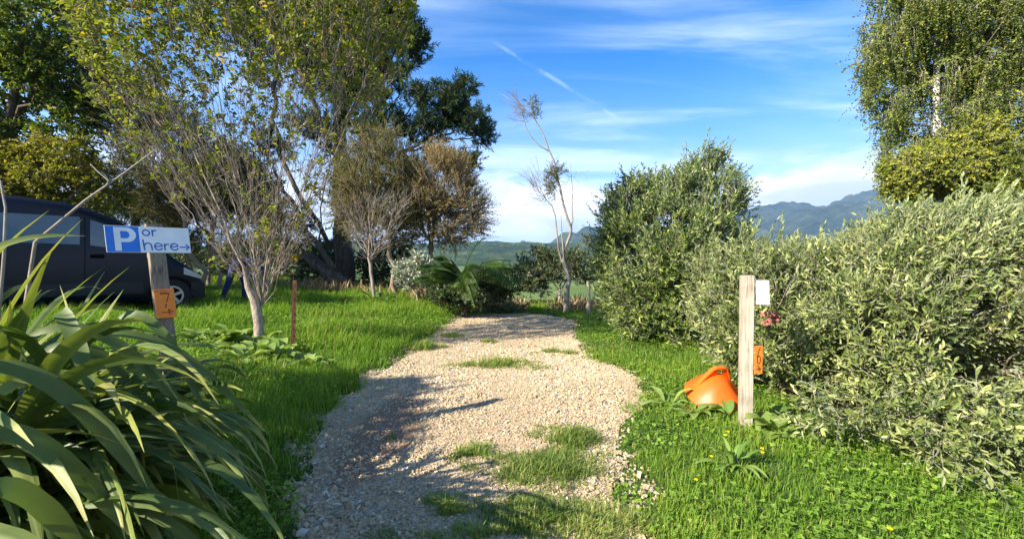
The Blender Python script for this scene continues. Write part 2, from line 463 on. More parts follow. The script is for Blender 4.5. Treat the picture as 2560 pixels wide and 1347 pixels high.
# ------------------------------------------------------------------ the lie of the land
PL = np.array([(-1.0, -1.1), (2.64, -1.22), (3.47, -1.52), (4.49, -1.85), (5.41, -1.95), (6.57, -1.83), (8.0, -1.67), (9.95, -1.56), (12.3, -1.45), (13.3, -1.25), (13.75, -0.9)])
PR = np.array([(-1.0, 0.75), (2.64, 0.52), (3.1, 0.68), (3.9, 0.82), (4.49, 0.98), (5.1, 1.38), (5.6, 1.62), (6.2, 1.60), (7.0, 1.36), (8.2, 1.18), (9.4, 1.18), (11.0, 1.45), (12.3, 1.55), (13.2, 1.1), (13.75, 0.4)])


def path_left(y): return np.interp(y, PL[:, 0], PL[:, 1])
def path_right(y): return np.interp(y, PR[:, 0], PR[:, 1])


def ground_z(x, y):
    x = np.asarray(x, float); y = np.asarray(y, float)
    s = np.maximum(path_left(y) - x, 0.0)
    up = 0.75 * (1 - np.exp(-s * 0.25)) * np.interp(y, (0, 8, 14), (0.9, 1.0, 1.12))
    r = np.maximum(x - path_right(y), 0.0)
    und = (fbm(x * 0.55, y * 0.55, 3, 3) - 0.5) * 0.16 * np.clip(np.maximum(s, r) * 1.2, 0, 1)
    z = up + und
    st = np.interp(x, (-6, -1.5), (21.0, 15.8))
    f = smoothstep(y, st, st + 70)
    z = z * (1 - f) - 11.0 * f - 0.35 * np.clip((y - st) / 6, 0, 1)
    return z + (fbm(x * 0.004, y * 0.004, 5, 3) - 0.5) * 3.0 * smoothstep(y, 60, 200)


def axis(lo, hi, near_lo, near_hi, step, grow):
    a = list(np.arange(near_lo, near_hi + 1e-6, step))
    s = step
    while a[-1] < hi: s *= grow; a.append(a[-1] + s)
    s = step
    while a[0] > lo: s *= grow; a.insert(0, a[0] - s)
    return np.array(a)


def grid_mesh(xs, ys, fz):
    X, Y = np.meshgrid(xs, ys, indexing='ij')
    V = np.stack([X, Y, fz(X, Y)], -1).reshape(-1, 3)
    n = len(ys)
    i = np.arange(len(xs) - 1)[:, None]; j = np.arange(n - 1)[None, :]
    F = np.stack([i * n + j, (i + 1) * n + j, (i + 1) * n + j + 1, i * n + j + 1], -1).reshape(-1, 4)
    return V, F


V, F = grid_mesh(axis(-7000, 7000, -11, 8, 0.16, 1.13), axis(-300, 9000, -1, 19, 0.16, 1.13), ground_z)
tag(build('ground', [(V, F)], M['turf'], smooth=True), kind='structure')


def path_mesh():
    ys = np.linspace(-1.0, 13.75, 150); nx = 16
    l = path_left(ys) - 0.05 + (vnoise(ys * 2.3, ys * 0, 11) - 0.5) * 0.22; r = path_right(ys) + 0.04 + (vnoise(ys * 2.1, ys * 0 + 5, 12) - 0.5) * 0.24
    k = np.linspace(0, 1, nx)
    X = l[:, None] * (1 - k) + r[:, None] * k; Y = np.repeat(ys[:, None], nx, 1)
    Z = ground_z(X, Y) + 0.006
    V = np.stack([X, Y, Z], -1).reshape(-1, 3)
    i = np.arange(len(ys) - 1)[:, None] * nx; j = np.arange(nx - 1)[None, :]
    F = np.stack([i + j, i + j + 1, i + nx + j + 1, i + nx + j], -1).reshape(-1, 4)
    return V, F


V, F = path_mesh()
tag(build('gravel_path', [(V, F)], M['gravel_bed'], smooth=True), kind='structure')


def hill(name, xs, ys, fz, mat):
    V, F = grid_mesh(xs, ys, fz)
    return tag(build(name, [(V, F)], mat, smooth=True), kind='structure')


def ridge(X, Y, y0, wid, hx, hy, seed, rough, scale):
    prof = np.interp(X / y0 * FP + 1280, hx, hy)               # skyline row in the photo over x at the ridge line
    top = CAMZ + (HOR - prof) / FP * y0
    t = np.clip(1 - np.abs(Y - y0) / wid, 0, 1)
    sh = t ** 0.8
    spur = (fbm(X * scale, Y * scale, seed, 6) - 0.5)
    fine = (fbm(X * scale * 9, Y * scale * 9, seed + 3, 3) - 0.5)
    return -14 + (top + 14) * sh + (spur * rough * (0.25 + sh * (1 - sh) * 3) + fine * rough * 0.2) * np.clip(sh * 6, 0, 1)


hill('hills', np.linspace(-1500, 1700, 420), np.linspace(950, 2100, 120),
     lambda X, Y: ridge(X, Y, 1500, 520, [-200, 400, 800, 1060, 1180, 1240, 1330, 1420, 1520, 1700, 1900, 2300, 2700], [620, 610, 614, 612, 606, 602, 606, 608, 596, 600, 620, 640, 655], 21, 48, 0.004), M['hill_bush'])
hill('mountains', np.linspace(-2600, 5600, 380), np.linspace(2600, 5600, 150),
     lambda X, Y: ridge(X, Y, 4200, 1500, [0, 900, 1250, 1310, 1345, 1390, 1450, 1520, 1650, 1800, 1900, 1960, 2010, 2060, 2130, 2180, 2240, 2330, 2450, 2700], [650, 640, 622, 612, 618, 612, 604, 600, 570, 528, 506, 496, 503, 506, 486, 476, 474, 484, 470, 440], 33, 480, 0.0012), M['mountain_bush'])

# ------------------------------------------------------------------ plant making
def leaf_shapes(P, D, N, L, W, tint, shape='diamond', curl=0.1, fold=0.25):
    n = len(P)
    D = unit(D); Sd = unit(np.cross(D, N)); N2 = np.cross(Sd, D)
    L = np.broadcast_to(np.asarray(L, float), (n,))[:, None]; W = np.broadcast_to(np.asarray(W, float), (n,))[:, None]
    T = np.broadcast_to(np.asarray(tint, float), (n,))
    def pt(u, s, dz): return P + D * L * u + Sd * W * s + N2 * (L * dz)
    if shape == 'diamond':
        V = np.stack([P, pt(.45, .5, 0) + N2 * W * fold, pt(1, 0, -curl), pt(.45, -.5, 0) + N2 * W * fold], 1)
        b = np.arange(n)[:, None] * 4
        F = np.concatenate([b + np.array([[0, 1, 2]]), b + np.array([[0, 2, 3]])])
        return (V.reshape(-1, 3), F, np.repeat(T, 4))
    c = curl
    V = np.stack([P, pt(.28, .42, -c * .08) + N2 * W * fold, pt(.65, .42, -c * .4) + N2 * W * fold, pt(1, 0, -c),
                  pt(.65, -.42, -c * .4) + N2 * W * fold, pt(.28, -.42, -c * .08) + N2 * W * fold], 1)
    b = np.arange(n)[:, None] * 6
    F = np.concatenate([b + np.array([[0, 1, 2, 3]]), b + np.array([[0, 3, 4, 5]])])
    return (V.reshape(-1, 3), F, np.repeat(T, 6))


class Tree:
    """branches that grow from a skeleton out to crown points along short, direct routes"""
    def __init__(s, chains, pts, bf=0.5, attach=0, R0=0.1, rt=0.006, rmin=0.0):
        nodes = []; par = []
        for ci, ch in enumerate(chains):
            ch = np.asarray(ch, float)
            for i, p in enumerate(ch):
                if i == 0 and ci > 0:
                    A = np.array(nodes); k = int(np.argmin(np.linalg.norm(A - p, axis=1)))
                    last = k
                    continue
                par.append(-1 if not nodes else (last if ci > 0 or i > 0 else -1)); nodes.append(p); last = len(nodes) - 1
        nodes = np.array(nodes); m = len(nodes); n = len(pts)
        s.m = m
        A = np.zeros((m + n, 3)); A[:m] = nodes; P = np.zeros(m + n, int); P[:m] = par
        pl = np.zeros(m + n)
        for i in range(1, m): pl[i] = pl[P[i]] + np.linalg.norm(A[i] - A[P[i]])
        if n:
            pts = np.asarray(pts, float)
            dd = np.linalg.norm(pts[:, None, :] - A[None, attach:m, :], axis=2) + bf * pl[None, attach:m]
            bi = np.argmin(dd, 1); best = dd[np.arange(n), bi]; bp = bi + attach
            done = np.zeros(n, bool)
            for k in range(n):
                q = np.where(done, 1e9, best); i = int(np.argmin(q))
                j = m + k; A[j] = pts[i]; P[j] = bp[i]; pl[j] = pl[P[j]] + np.linalg.norm(A[j] - A[P[j]]); done[i] = True
                c = np.linalg.norm(pts - A[j], axis=1) + bf * pl[j]
                u = (c < best) & ~done
                best[u] = c[u]; bp[u] = j
        s.A, s.P = A, P
        N = m + n
        tips = np.zeros(N); ch = [[] for _ in range(N)]
        for i in range(N - 1, -1, -1):
            if tips[i] == 0: tips[i] = 1
            if P[i] >= 0: tips[P[i]] += tips[i]; ch[P[i]].append(i)
        s.tips = tips; s.ch = ch
        e = math.log(R0 / rt) / math.log(max(tips[0], 2)); s.r = np.maximum(rt * tips ** e, rmin)

    def wood(s, sides=6, wob=0.0, rng=None, minr=0.0, flare=0.0):
        out = []
        stack = [0]; started = set()
        starts = [(0, -1)]
        while starts:
            i, p = starts.pop()
            chain = [i]
            while s.ch[chain[-1]]:
                c = sorted(s.ch[chain[-1]], key=lambda q: -s.tips[q])
                for o in c[1:]: starts.append((o, chain[-1]))
                chain.append(c[0])
            P = [s.A[p]] if p >= 0 else []
            r = [min(s.r[i] * 1.15, s.r[p])] if p >= 0 else []
            P += [s.A[q] for q in chain]; r += [s.r[q] for q in chain]
            P = np.array(P); r = np.array(r)
            if len(P) < 2: continue
            for _ in range(2):
                if len(P) > 2: P[1:-1] = P[1:-1] * 0.5 + (P[2:] + P[:-2]) * 0.25
            mid = (P[1:] + P[:-1]) / 2
            if rng is not None and wob: mid = mid + rng.normal(0, wob, mid.shape) * np.linalg.norm(P[1:] - P[:-1], axis=1)[:, None]
            Q = np.zeros((2 * len(P) - 1, 3)); Q[::2] = P; Q[1::2] = mid
            rr = np.zeros(len(Q)); rr[::2] = r; rr[1::2] = (r[1:] + r[:-1]) / 2
            rr[-1] *= 0.6
            if p < 0 and flare: rr[0] *= 1 + flare; rr[1] *= 1 + flare * 0.4
            if rr.max() < minr: continue
            out.append(tube(Q, rr, sides if rr[0] > 0.02 else (4 if rr[0] > 0.008 else 3), tint=float(np.clip(rr[:3].mean() / 0.13, 0, 1))))
        return out

    def shoots(s, rng, per=3, maxtip=3, a=1.0, b=0.7, up=0.3, outw=0.0, jit=0.05, center=None, zmin=None):
        idx = np.where((s.tips <= maxtip) & (np.arange(len(s.A)) >= s.m))[0]
        if zmin is not None: idx = idx[s.A[idx, 2] > zmin]
        idx = np.repeat(idx, per)
        f = rng.random(len(idx))[:, None]
        Ap = s.A[s.P[idx]]; An = s.A[idx]
        pos = Ap * f * 0.6 + An * (1 - f * 0.6) + rng.normal(0, jit, (len(idx), 3))
        d = unit(An - Ap) * a + unit(rng.normal(0, 1, (len(idx), 3))) * b + np.array([0, 0, up])
        if center is not None: d = d + unit(An - np.asarray(center)) * outw
        return pos, unit(d)


def blob_points(rng, blobs, n, shell=0.55, gap=0.0, gscale=1.2, seed=0):
    """points inside a union of ellipsoids (x,y,z,rx,ry,rz), leaning to the outside, with gaps"""
    vol = np.array([b[3] * b[4] * b[5] for b in blobs]) ** 0.8; vol = vol / vol.sum()
    out = []
    while len(out) < n:
        k = rng.choice(len(blobs), n * 2, p=vol); B = np.array(blobs)[k]
        v = unit(rng.normal(0, 1, (n * 2, 3))) * (rng.random(n * 2) ** (1 / 3 * (1 - shell) + 0.02))[:, None]
        p = B[:, :3] + v * B[:, 3:]
        if gap > 0:
            g = vnoise(p[:, 0] * gscale + p[:, 2] * 0.7 * gscale, p[:, 1] * gscale + p[:, 2] * gscale, seed)
            p = p[g > gap]
        out += list(p)
    return np.array(out[:n])


def pblob(px, py, rx, ry, d, dr):
    """ellipsoid by its photo position and size, d metres away, dr metres deep (half)"""
    c = at(px, py, d)
    return (c[0], c[1], c[2], rx / FP * d, dr, ry / FP * d)


def leafy(rng, P, D, K, SL, L, W, ang=0.7, shape='diamond', tint=(0.5, 0.2), tvar=0.12, droop=0.0, curl=0.12, stems=0.0, start=0.1, flat=0.0, fold=0.2, wvar=0.3):
    """K leaves along every shoot; returns leaf part and (optionally) stems"""
    n = len(P)
    SLn = SL * (0.6 + 0.8 * rng.random(n))
    t = start + (1 - start) * (np.arange(K)[None, :] + rng.random((n, K)) * 0.7) / K
    D0 = np.repeat(D[:, None, :], K, 1)
    base = P[:, None, :] + D[:, None, :] * (SLn[:, None] * t)[:, :, None]
    base[:, :, 2] -= droop * (SLn[:, None] * t) ** 2 * 2
    D0 = D0.copy(); D0[:, :, 2] -= droop * t * 2
    D0 = unit(D0)
    rv = unit(rng.normal(0, 1, (n, K, 3)))
    per = unit(np.cross(D0, rv))
    an = ang * (0.6 + 0.7 * rng.random((n, K)))[:, :, None]
    LD = D0 * np.cos(an) + per * np.sin(an)
    LD[:, :, 2] -= droop * 0.5
    NN = unit(D0 - LD * np.sum(D0 * LD, -1, keepdims=True) + rng.normal(0, 0.35, (n, K, 3)) + np.array([0, 0, flat]))
    sh = tint[0] + rng.normal(0, tint[1], n)
    tt = np.clip(sh[:, None] + rng.normal(0, tvar, (n, K)), 0, 1)
    ls = L * (1 - wvar + 2 * wvar * rng.random((n, K)))
    part = leaf_shapes(base.reshape(-1, 3), LD.reshape(-1, 3), NN.reshape(-1, 3), ls.ravel(), (ls * (W / L)).ravel(), tt.ravel(), shape, curl, fold)
    st = []
    if stems:
        e = P + D * SLn[:, None]; e[:, 2] -= droop * SLn ** 2 * 2
        q = unit(np.cross(D, rng.normal(0, 1, (n, 3)))) * stems
        q2 = np.cross(D, q)
        V = np.stack([P + q, P - q * 0.5 + q2 * .87, P - q * 0.5 - q2 * .87, e], 1).reshape(-1, 3)
        b = np.arange(n)[:, None] * 4
        st = [(V, np.concatenate([b + np.array([[0, 1, 3]]), b + np.array([[1, 2, 3]]), b + np.array([[2, 0, 3]])]), np.full(len(V), 0.5))]
    return part, st


def plant(name, label, cat, loc, wood=None, leaves=None, wmat=None, lmat=None, group=None, wname='trunk', lname='crown'):
    o = thing(name, label, cat, loc, group)
    if wood: build(wname, local(wood, loc), wmat, o, smooth=True)
    if leaves: build(lname, local(leaves, loc), lmat, o)
    return o


def gpt(px, d, dz=0.0):
    x = (px - 1280) / FP * d
    return np.array((x, d, float(ground_z(x, d)) + dz))


# ------------------------------------------------------------------ big trees
def pear_tree():
    rng = np.random.default_rng(5)
    b = gpt(646, 7.5)
    d = 7.5
    trunk = [b + (0, 0, -0.1), at(650, 800, d), at(655, 765, d)]
    stems = [[at(655, 765, d), at(610, 690, d - .1), at(575, 560, d - .2), at(500, 400, d - .3), at(400, 230, d - .4)],
             [at(655, 765, d), at(640, 660, d + .15), at(615, 520, d + .3), at(590, 380, d + .3), at(540, 200, d + .4), at(500, 30, d + .4)],
             [at(655, 765, d), at(665, 640, d - .15), at(690, 480, d - .3), at(700, 300, d - .4), at(690, 100, d - .5)],
             [at(655, 765, d), at(690, 690, d + .1), at(745, 560, d + .2), at(800, 420, d + .3), at(860, 300, d + .3), at(930, 180, d + .3)],
             [at(655, 765, d), at(700, 700, d - .2), at(735, 610, d - .4), at(760, 480, d - .6), at(790, 330, d - .7), at(800, 120, d - .9)],
             [at(655, 765, d), at(640, 690, d - .3), at(600, 610, d - .5), at(520, 500, d - .7), at(420, 400, d - .8), at(330, 330, d - .8)],
             [at(655, 765, d), at(650, 690, d + .4), at(640, 560, d + .8), at(650, 400, d + 1.1), at(640, 200, d + 1.2)]]
    for k in range(11):
        tx = rng.uniform(300, 980); ty = rng.uniform(60, 330); dq = rng.uniform(-1, 1)
        sx, sy = rng.uniform(640, 672), rng.uniform(735, 775)
        stems.append([at(655, 765, d)] + [at(sx + (tx - sx) * f ** 1.15, 765 + (ty - 765) * f, d + dq * f) for f in (.12, .3, .5, .75, 1.0)])
    pts = []
    # a vase of fine upright branches: wider the higher it goes
    n = 1700
    h = rng.random(n) ** 0.75
    py = 690 - h * 860
    half = np.interp(py, (-170, 0, 120, 300, 450, 560, 690), (430, 400, 370, 300, 215, 140, 70))
    cx = np.interp(py, (-170, 100, 400, 560, 690), (620, 625, 615, 640, 655))
    u = rng.uniform(-1, 1, n); u = np.sign(u) * np.abs(u) ** 0.8
    for i in range(n):
        dep = d + rng.uniform(-1, 1) * half[i] / FP * d * 0.75 * math.sqrt(1 - u[i] ** 2 * 0.9)
        p = at(cx[i] + u[i] * half[i], py[i], d); p[1] = dep
        pts.append(p)
    tr = Tree([trunk] + stems, np.array(pts), 0.85, 3, 0.075, 0.0010, 0.0044)
    wood = tr.wood(8, 0.05, rng, flare=0.12)
    # bare side twigs
    P, D = tr.shoots(rng, 3, 4, 1.0, 0.9, 0.45, jit=0.02)
    tw = []
    Ls = rng.uniform(0.15, 0.45, len(P))
    for i in range(len(P)):
        k = rng.normal(0, 0.12, 3)
        tw.append(tube([P[i], P[i] + D[i] * Ls[i] * .5 + k * Ls[i] * .6, P[i] + D[i] * Ls[i] + np.array((0, 0, .12)) * Ls[i]], [0.0031, 0.0026, 0.0012], 3))
    # leaves hang on mostly in the upper half
    P, D = tr.shoots(rng, 8, 4, 0.8, 0.7, 0.5, jit=0.08)
    pyy = HOR - (P[:, 2] - CAMZ) / P[:, 1] * FP
    keep = rng.random(len(P)) < np.interp(pyy, (-50, 120, 230, 330, 420, 560, 700), (.62, .44, .26, .13, .07, .045, .03))
    P, D = P[keep], D[keep]
    tt = np.interp(HOR - (P[:, 2] - CAMZ) / P[:, 1] * FP, (0, 600), (0.5, 0.62))
    lf, st = leafy(rng, P, D, 6, 0.19, 0.074, 0.046, 0.95, 'oval', (0.53, 0.15), 0.15, droop=0.35, curl=0.3, stems=0.003)
    plant('pear_tree', 'bare-stemmed vase-shaped tree with thin yellow-green leaves up high beside the rusty stake', 'tree', b, wood + tw + st, [lf], M['bark_pear'], M['pear'])


def pine_tree():
    rng = np.random.default_rng(8)
    d = 18
    b = gpt(855, d)
    chains = [[b + (0, 0, -.3), at(862, 640, d), at(870, 540, d), at(850, 430, d), at(835, 320, d), at(850, 200, d), at(880, 60, d), at(890, -120, d), at(890, -300, d)],
              [at(862, 640, d), at(790, 560, d - .4), at(730, 470, d - .6), at(690, 380, d - .5), at(660, 300, d - .5)],
              [at(870, 540, d), at(890, 430, d + .5), at(940, 400, d + .6), at(1010, 378, d + .3), at(1080, 350, d), at(1150, 352, d), at(1195, 380, d)],
              [at(850, 430, d), at(800, 330, d - .8), at(760, 220, d - 1.2), at(730, 100, d - 1.4)],
              [at(890, 430, d + .5), at(925, 330, d + .8), at(985, 300, d + .8), at(1060, 290, d + .5), at(1130, 270, d + .2)],
              [at(835, 320, d), at(900, 240, d + .2), at(970, 170, d + .1), at(1030, 110, d)]]
    bl = [pblob(850, 90, 160, 110, d, 2.2), pblob(985, 110, 80, 75, d, 1.6), pblob(1035, 115, 38, 40, d, .8), pblob(960, 20, 70, 60, d, 1.2), pblob(800, -60, 250, 110, d, 2.6), pblob(900, -230, 150, 120, d, 2.2),
          pblob(985, 200, 55, 45, d, 1.2), pblob(1000, 262, 90, 32, d, 1.2), pblob(1080, 262, 60, 40, d, 1.2), pblob(1135, 262, 48, 48, d, 1.0), pblob(1160, 225, 22, 28, d, .5),
          pblob(1185, 310, 40, 38, d, 1.0), pblob(1205, 345, 24, 42, d, .7), pblob(1090, 312, 80, 28, d, 1.3), pblob(1010, 318, 60, 26, d, 1.0), pblob(1150, 405, 42, 22, d, .8), pblob(1090, 400, 40, 16, d, .7),
          pblob(960, 330, 60, 30, d, 1.0), pblob(890, 280, 80, 55, d, 1.2), pblob(820, 190, 90, 55, d, 1.3), pblob(930, 200, 60, 60, d, 1.0), pblob(780, 320, 60, 30, d, .9), pblob(1060, 345, 70, 24, d, .9), pblob(700, 80, 110, 60, d, 1.6), pblob(560, 60, 90, 60, d, 1.6), pblob(690, 190, 70, 30, d, 1.0)]
    pts = blob_points(rng, bl, 1900, 0.5, 0.3, 0.9, 4)
    tr = Tree(chains, pts, 0.35, 3, 0.34, 0.006, 0.010)
    wood = tr.wood(10, 0.08, rng, flare=0.3)
    P, D = tr.shoots(rng, 6, 3, 0.6, 0.7, 0.55, jit=0.12)
    lf, st = leafy(rng, P, D, 26, 0.30, 0.17, 0.024, 0.75, 'diamond', (0.42, 0.2), 0.14, start=0.0, stems=0.012)
    plant('pine_tree', 'tallest dark green pine with a crooked limb reaching right over the shrubs', 'tree', b, wood + st, [lf], M['bark_pine'], M['pine'])


def leaning_tree():
    rng = np.random.default_rng(81)
    d = 16.0
    b = gpt(868, d)
    chains = [[b + (0, 0, -.2), at(835, 670, d), at(795, 610, d), at(752, 545, d), at(700, 470, d), at(640, 380, d)],
              [at(795, 610, d), at(790, 520, d + .4), at(815, 430, d + .6), at(850, 380, d + .7)],
              [at(835, 670, d), at(770, 640, d + .5), at(720, 620, d + .8), at(660, 560, d + 1)]]
    bl = [pblob(640, 380, 80, 50, d, 1.0), pblob(720, 560, 50, 30, d + .5, 1), pblob(640, 520, 70, 40, d + 1, 1.2), pblob(560, 470, 80, 60, d + 1, 1.2), pblob(850, 380, 40, 30, d + .6, .8), pblob(780, 690, 50, 40, d + 1, .8)]
    pts = blob_points(rng, bl, 320, 0.4, 0.35, 1.1, 9)
    tr = Tree(chains, pts, 0.4, 3, 0.24, 0.005, 0.009)
    wood = tr.wood(9, 0.08, rng, flare=0.3)
    P, D = tr.shoots(rng, 3, 3, 0.6, 0.7, 0.4, jit=0.10)
    lf, st = leafy(rng, P, D, 24, 0.32, 0.16, 0.024, 0.7, 'diamond', (0.4, 0.2), 0.14, start=0.0, stems=0.01)
    plant('leaning_pine', 'thick grey pine trunk leaning left at the foot of the tallest pine', 'tree', b, wood + st, [lf], M['bark_pine'], M['pine'])


def kanuka(px, d, label, stems, blobs, mat, n=520, seed=1, R0=0.12, per=4, K=22, tint=(0.5, 0.18), up=0.45, gap=0.42, group=None):
    rng = np.random.default_rng(seed)
    b = gpt(px, d)
    ch0 = [b + (0, 0, -.1)] + [at(x, y, d) for x, y in stems[0]]
    chs = [ch0] + [[at(x, y, d + 0.15 * ((k % 3) - 1)) for x, y in s] for k, s in enumerate(stems[1:])]
    pts = blob_points(rng, [pblob(*q) for q in blobs], n, 0.35, gap, 2.3, seed)
    tr = Tree(chs, pts, 0.45, 2, R0 * .62, 0.003, 0.005)
    wood = tr.wood(7, 0.1, rng, flare=0.2)
    P, D = tr.shoots(rng, per + 1, 4, 1.0, 0.5, up, 0.35, 0.08, np.mean(pts, 0))
    lf, st = leafy(rng, P, D, K, 0.52, 0.065, 0.019, 0.75, 'diamond', tint, 0.15, stems=0.006)
    plant('kanuka_tree', label, 'tree', b, wood + st, [lf], M['bark_kanuka'], M[mat], group)


def broadleaf(name, px, d, label, stems, blobs, lmat, wmat, n, seed, R0, per, K, SL, L, W, tint, up=0.2, gap=0.25, shape='oval', droop=0.3, ang=0.9, maxtip=3, rt=0.006, attach=2, hang=None, cat='tree', bf=0.45, group=None, shell=0.55, gsc=1.3):
    rng = np.random.default_rng(seed)
    b = gpt(px, d)
    chs = [[b + (0, 0, -.1)] + [at(x, y, d) for x, y in stems[0]]] + [[at(x, y, d + 0.3 * ((k % 3) - 1)) for x, y in s] for k, s in enumerate(stems[1:])]
    pts = blob_points(rng, [pblob(*q) for q in blobs], n, shell, gap, gsc, seed)
    pts[:, 2] = np.maximum(pts[:, 2], ground_z(pts[:, 0], pts[:, 1]) + 0.06)
    tr = Tree(chs, pts, bf, attach, R0, rt)
    wood = tr.wood(8, 0.08, rng, flare=0.2)
    P, D = tr.shoots(rng, per, maxtip, 0.8, 0.8, up, jit=0.06)
    if hang:
        m = rng.random(len(P)) < hang
        D[m] = unit(D[m] * 0.35 + np.array((0, 0, -1.0)))
    lf, st = leafy(rng, P, D, K, SL, L, W, ang, shape, tint, 0.14, droop=droop, curl=0.2, stems=0.004)
    g = ground_z(lf[0][:, 0], lf[0][:, 1]) + 0.01
    lf[0][:, 2] = np.maximum(lf[0][:, 2], g)
    return plant(name, label, cat, b, wood + st, [lf], wmat, lmat, group)


pear_tree()
pine_tree()
leaning_tree()

kanuka(1072, 15, 'rusty brown feathery tree with a narrow trunk beneath the pine limb', [[(1076, 660), (1072, 600), (1080, 540)], [(1072, 600), (1040, 540), (1030, 470)], [(1080, 540), (1110, 480), (1120, 420)]],
       [(1095, 470, 75, 85, 15, 1.1), (1060, 520, 55, 60, 15, 1), (1140, 540, 50, 50, 15, .9), (1165, 565, 38, 30, 15, .6), (1110, 420, 40, 35, 15, .7), (1150, 480, 30, 45, 15, .6), (1025, 440, 40, 40, 15, .7), (1100, 590, 60, 22, 15, .8), (1030, 580, 40, 30, 15, .7), (1190, 520, 20, 30, 15, .4)], 'rust', 800, 31, 0.13, 4, 22)
kanuka(1000, 14.5, 'olive-green feathery tree between the bare sapling and the rusty tree', [[(985, 650), (975, 580), (960, 500)], [(975, 580), (1010, 520), (1015, 450)], [(960, 500), (930, 450), (925, 400)]],
       [(950, 390, 75, 50, 14.5, 1), (930, 455, 70, 70, 14.5, 1.1), (990, 440, 50, 80, 14.5, .9), (900, 520, 60, 45, 14.5, .9), (985, 535, 50, 45, 14.5, .8), (905, 360, 35, 25, 14.5, .5), (940, 560, 60, 30, 14.5, .8), (880, 470, 40, 50, 14.5, .7), (1020, 490, 35, 50, 14.5, .6)], 'kanuka', 800, 32, 0.12, 4, 22, (0.5, 0.2))
kanuka(497, 13, 'feathery green tree leaning left behind the parked van', [[(490, 640), (470, 560), (430, 480), (380, 400)], [(470, 560), (480, 460), (470, 380)], [(430, 480), (350, 420), (310, 330)]],
       [(330, 290, 80, 80, 13, 1.1), (290, 240, 50, 60, 13, .8), (400, 400, 80, 60, 13, 1), (300, 420, 50, 60, 13, .9), (380, 500, 60, 45, 13, .9), (440, 330, 60, 60, 13, .9)], 'kanuka', 640, 33, 0.10, 4, 20, (0.42, 0.18))
kanuka(545, 13.6, 'feathery tree with several pale stems right of the van nose', [[(535, 640), (520, 560), (500, 500)], [(535, 640), (560, 560), (570, 480)], [(520, 560), (470, 500), (440, 450)]],
       [(430, 520, 55, 55, 13.6, .9), (520, 470, 65, 60, 13.6, .9), (570, 430, 50, 60, 13.6, .8), (460, 590, 50, 30, 13.6, .7)], 'kanuka', 460, 34, 0.09, 4, 20, (0.55, 0.18))
kanuka(590, 14.4, 'thin-stemmed feathery tree behind the bending person', [[(588, 640), (600, 560), (610, 480)], [(600, 560), (580, 500), (560, 420)]],
       [(620, 470, 60, 60, 14.4, .8), (560, 540, 45, 40, 14.4, .7), (640, 560, 40, 40, 14.4, .7)], 'kanuka', 300, 35, 0.08, 4, 18, (0.5, 0.2))
for px, d, lab, tx, ty, sd in ((478, 13.4, 'thin pale sapling stem nearest the van bumper', 450, 470, 36), (520, 14.0, 'thin pale sapling between the van and the feathery trees', 545, 450, 37), (570, 13.9, 'slanting thin sapling left of the bending person', 620, 500, 38)):
    kanuka(px, d, lab, [[(px + (tx - px) * .3, 640), (px + (tx - px) * .6, 560), (tx, ty + 40)], [(px + (tx - px) * .3, 640), (px - 8, 580), (px - 18, 510)]], [(tx, ty, 36, 42, d, .5), (px - 18, 520, 26, 32, d, .4)], 'kanuka', 120, sd, 0.075, 3, 16, (0.5, 0.2))

# the wall of foliage at the left edge
broadleaf('broadleaf_tree', -30, 12.5, 'dense dark green tree filling the upper left corner above the van', [[(-20, 500), (30, 330), (45, 180), (60, 40)], [(30, 330), (130, 230), (180, 120)], [(45, 180), (-40, 100), (-80, -20)]],
          [(60, 240, 150, 150, 12.5, 1.6), (140, 120, 95, 120, 12.2, 1.3), (60, 40, 140, 110, 12.5, 1.6), (190, 330, 55, 70, 12.2, .9), (-60, 150, 130, 220, 12.5, 1.6), (80, -120, 170, 100, 12.5, 1.6), (40, 370, 120, 60, 12.3, 1.0), (240, 250, 40, 60, 12.2, .7)],
          M['broad'], M['bark_dark'], 1200, 41, 0.13, 7, 9, 0.34, 0.09, 0.056, (0.5, 0.22), gap=0.33)
broadleaf('golden_shrub', 110, 10.9, 'yellow-green leafy hedge tree showing over the van roof', [[(110, 560), (100, 480)], [(110, 560), (190, 480), (200, 420)], [(110, 560), (30, 480), (20, 420)]],
          [(60, 450, 80, 60, 10.9, .7), (150, 455, 80, 55, 10.9, .7), (200, 425, 30, 75, 10.9, .5), (110, 420, 30, 70, 10.9, .5), (0, 430, 60, 70, 10.9, .7), (250, 490, 40, 35, 10.9, .5)],
          M['gold'], M['bark_kanuka'], 520, 42, 0.09, 5, 9, 0.3, 0.075, 0.046, (0.5, 0.2), up=0.5, gap=0.3, cat='hedge tree')
broadleaf('dark_conifer', 330, 19, 'dark conifer seen through the branches behind the van', [[(330, 560), (330, 450), (320, 380)]],
          [(300, 460, 90, 60, 19, 1.6), (370, 520, 110, 50, 19, 1.6), (560, 620, 120, 40, 20, 1.4), (250, 540, 90, 60, 19, 1.4)],
          M['pine'], M['bark_dark'], 420, 43, 0.15, 4, 18, 0.4, 0.15, 0.02, (0.4, 0.18), gap=0.25, shape='diamond', droop=0.1, ang=.7)
broadleaf('pine_undergrowth', 700, 19.5, 'dark green undergrowth at the feet of the leaning pine', [[(700, 690), (700, 660)]],
          [(640, 655, 100, 50, 19.5, 1.0), (760, 650, 90, 55, 19.5, 1.0), (880, 660, 90, 65, 19, 1.0), (970, 650, 70, 65, 18, 1.0), (510, 670, 80, 45, 18, .9), (400, 650, 80, 50, 19, .9)],
          M['shrub'], M['bark_dark'], 800, 44, 0.06, 6, 9, 0.3, 0.09, 0.05, (0.35, 0.2), gap=0.2, cat='shrub', attach=1)

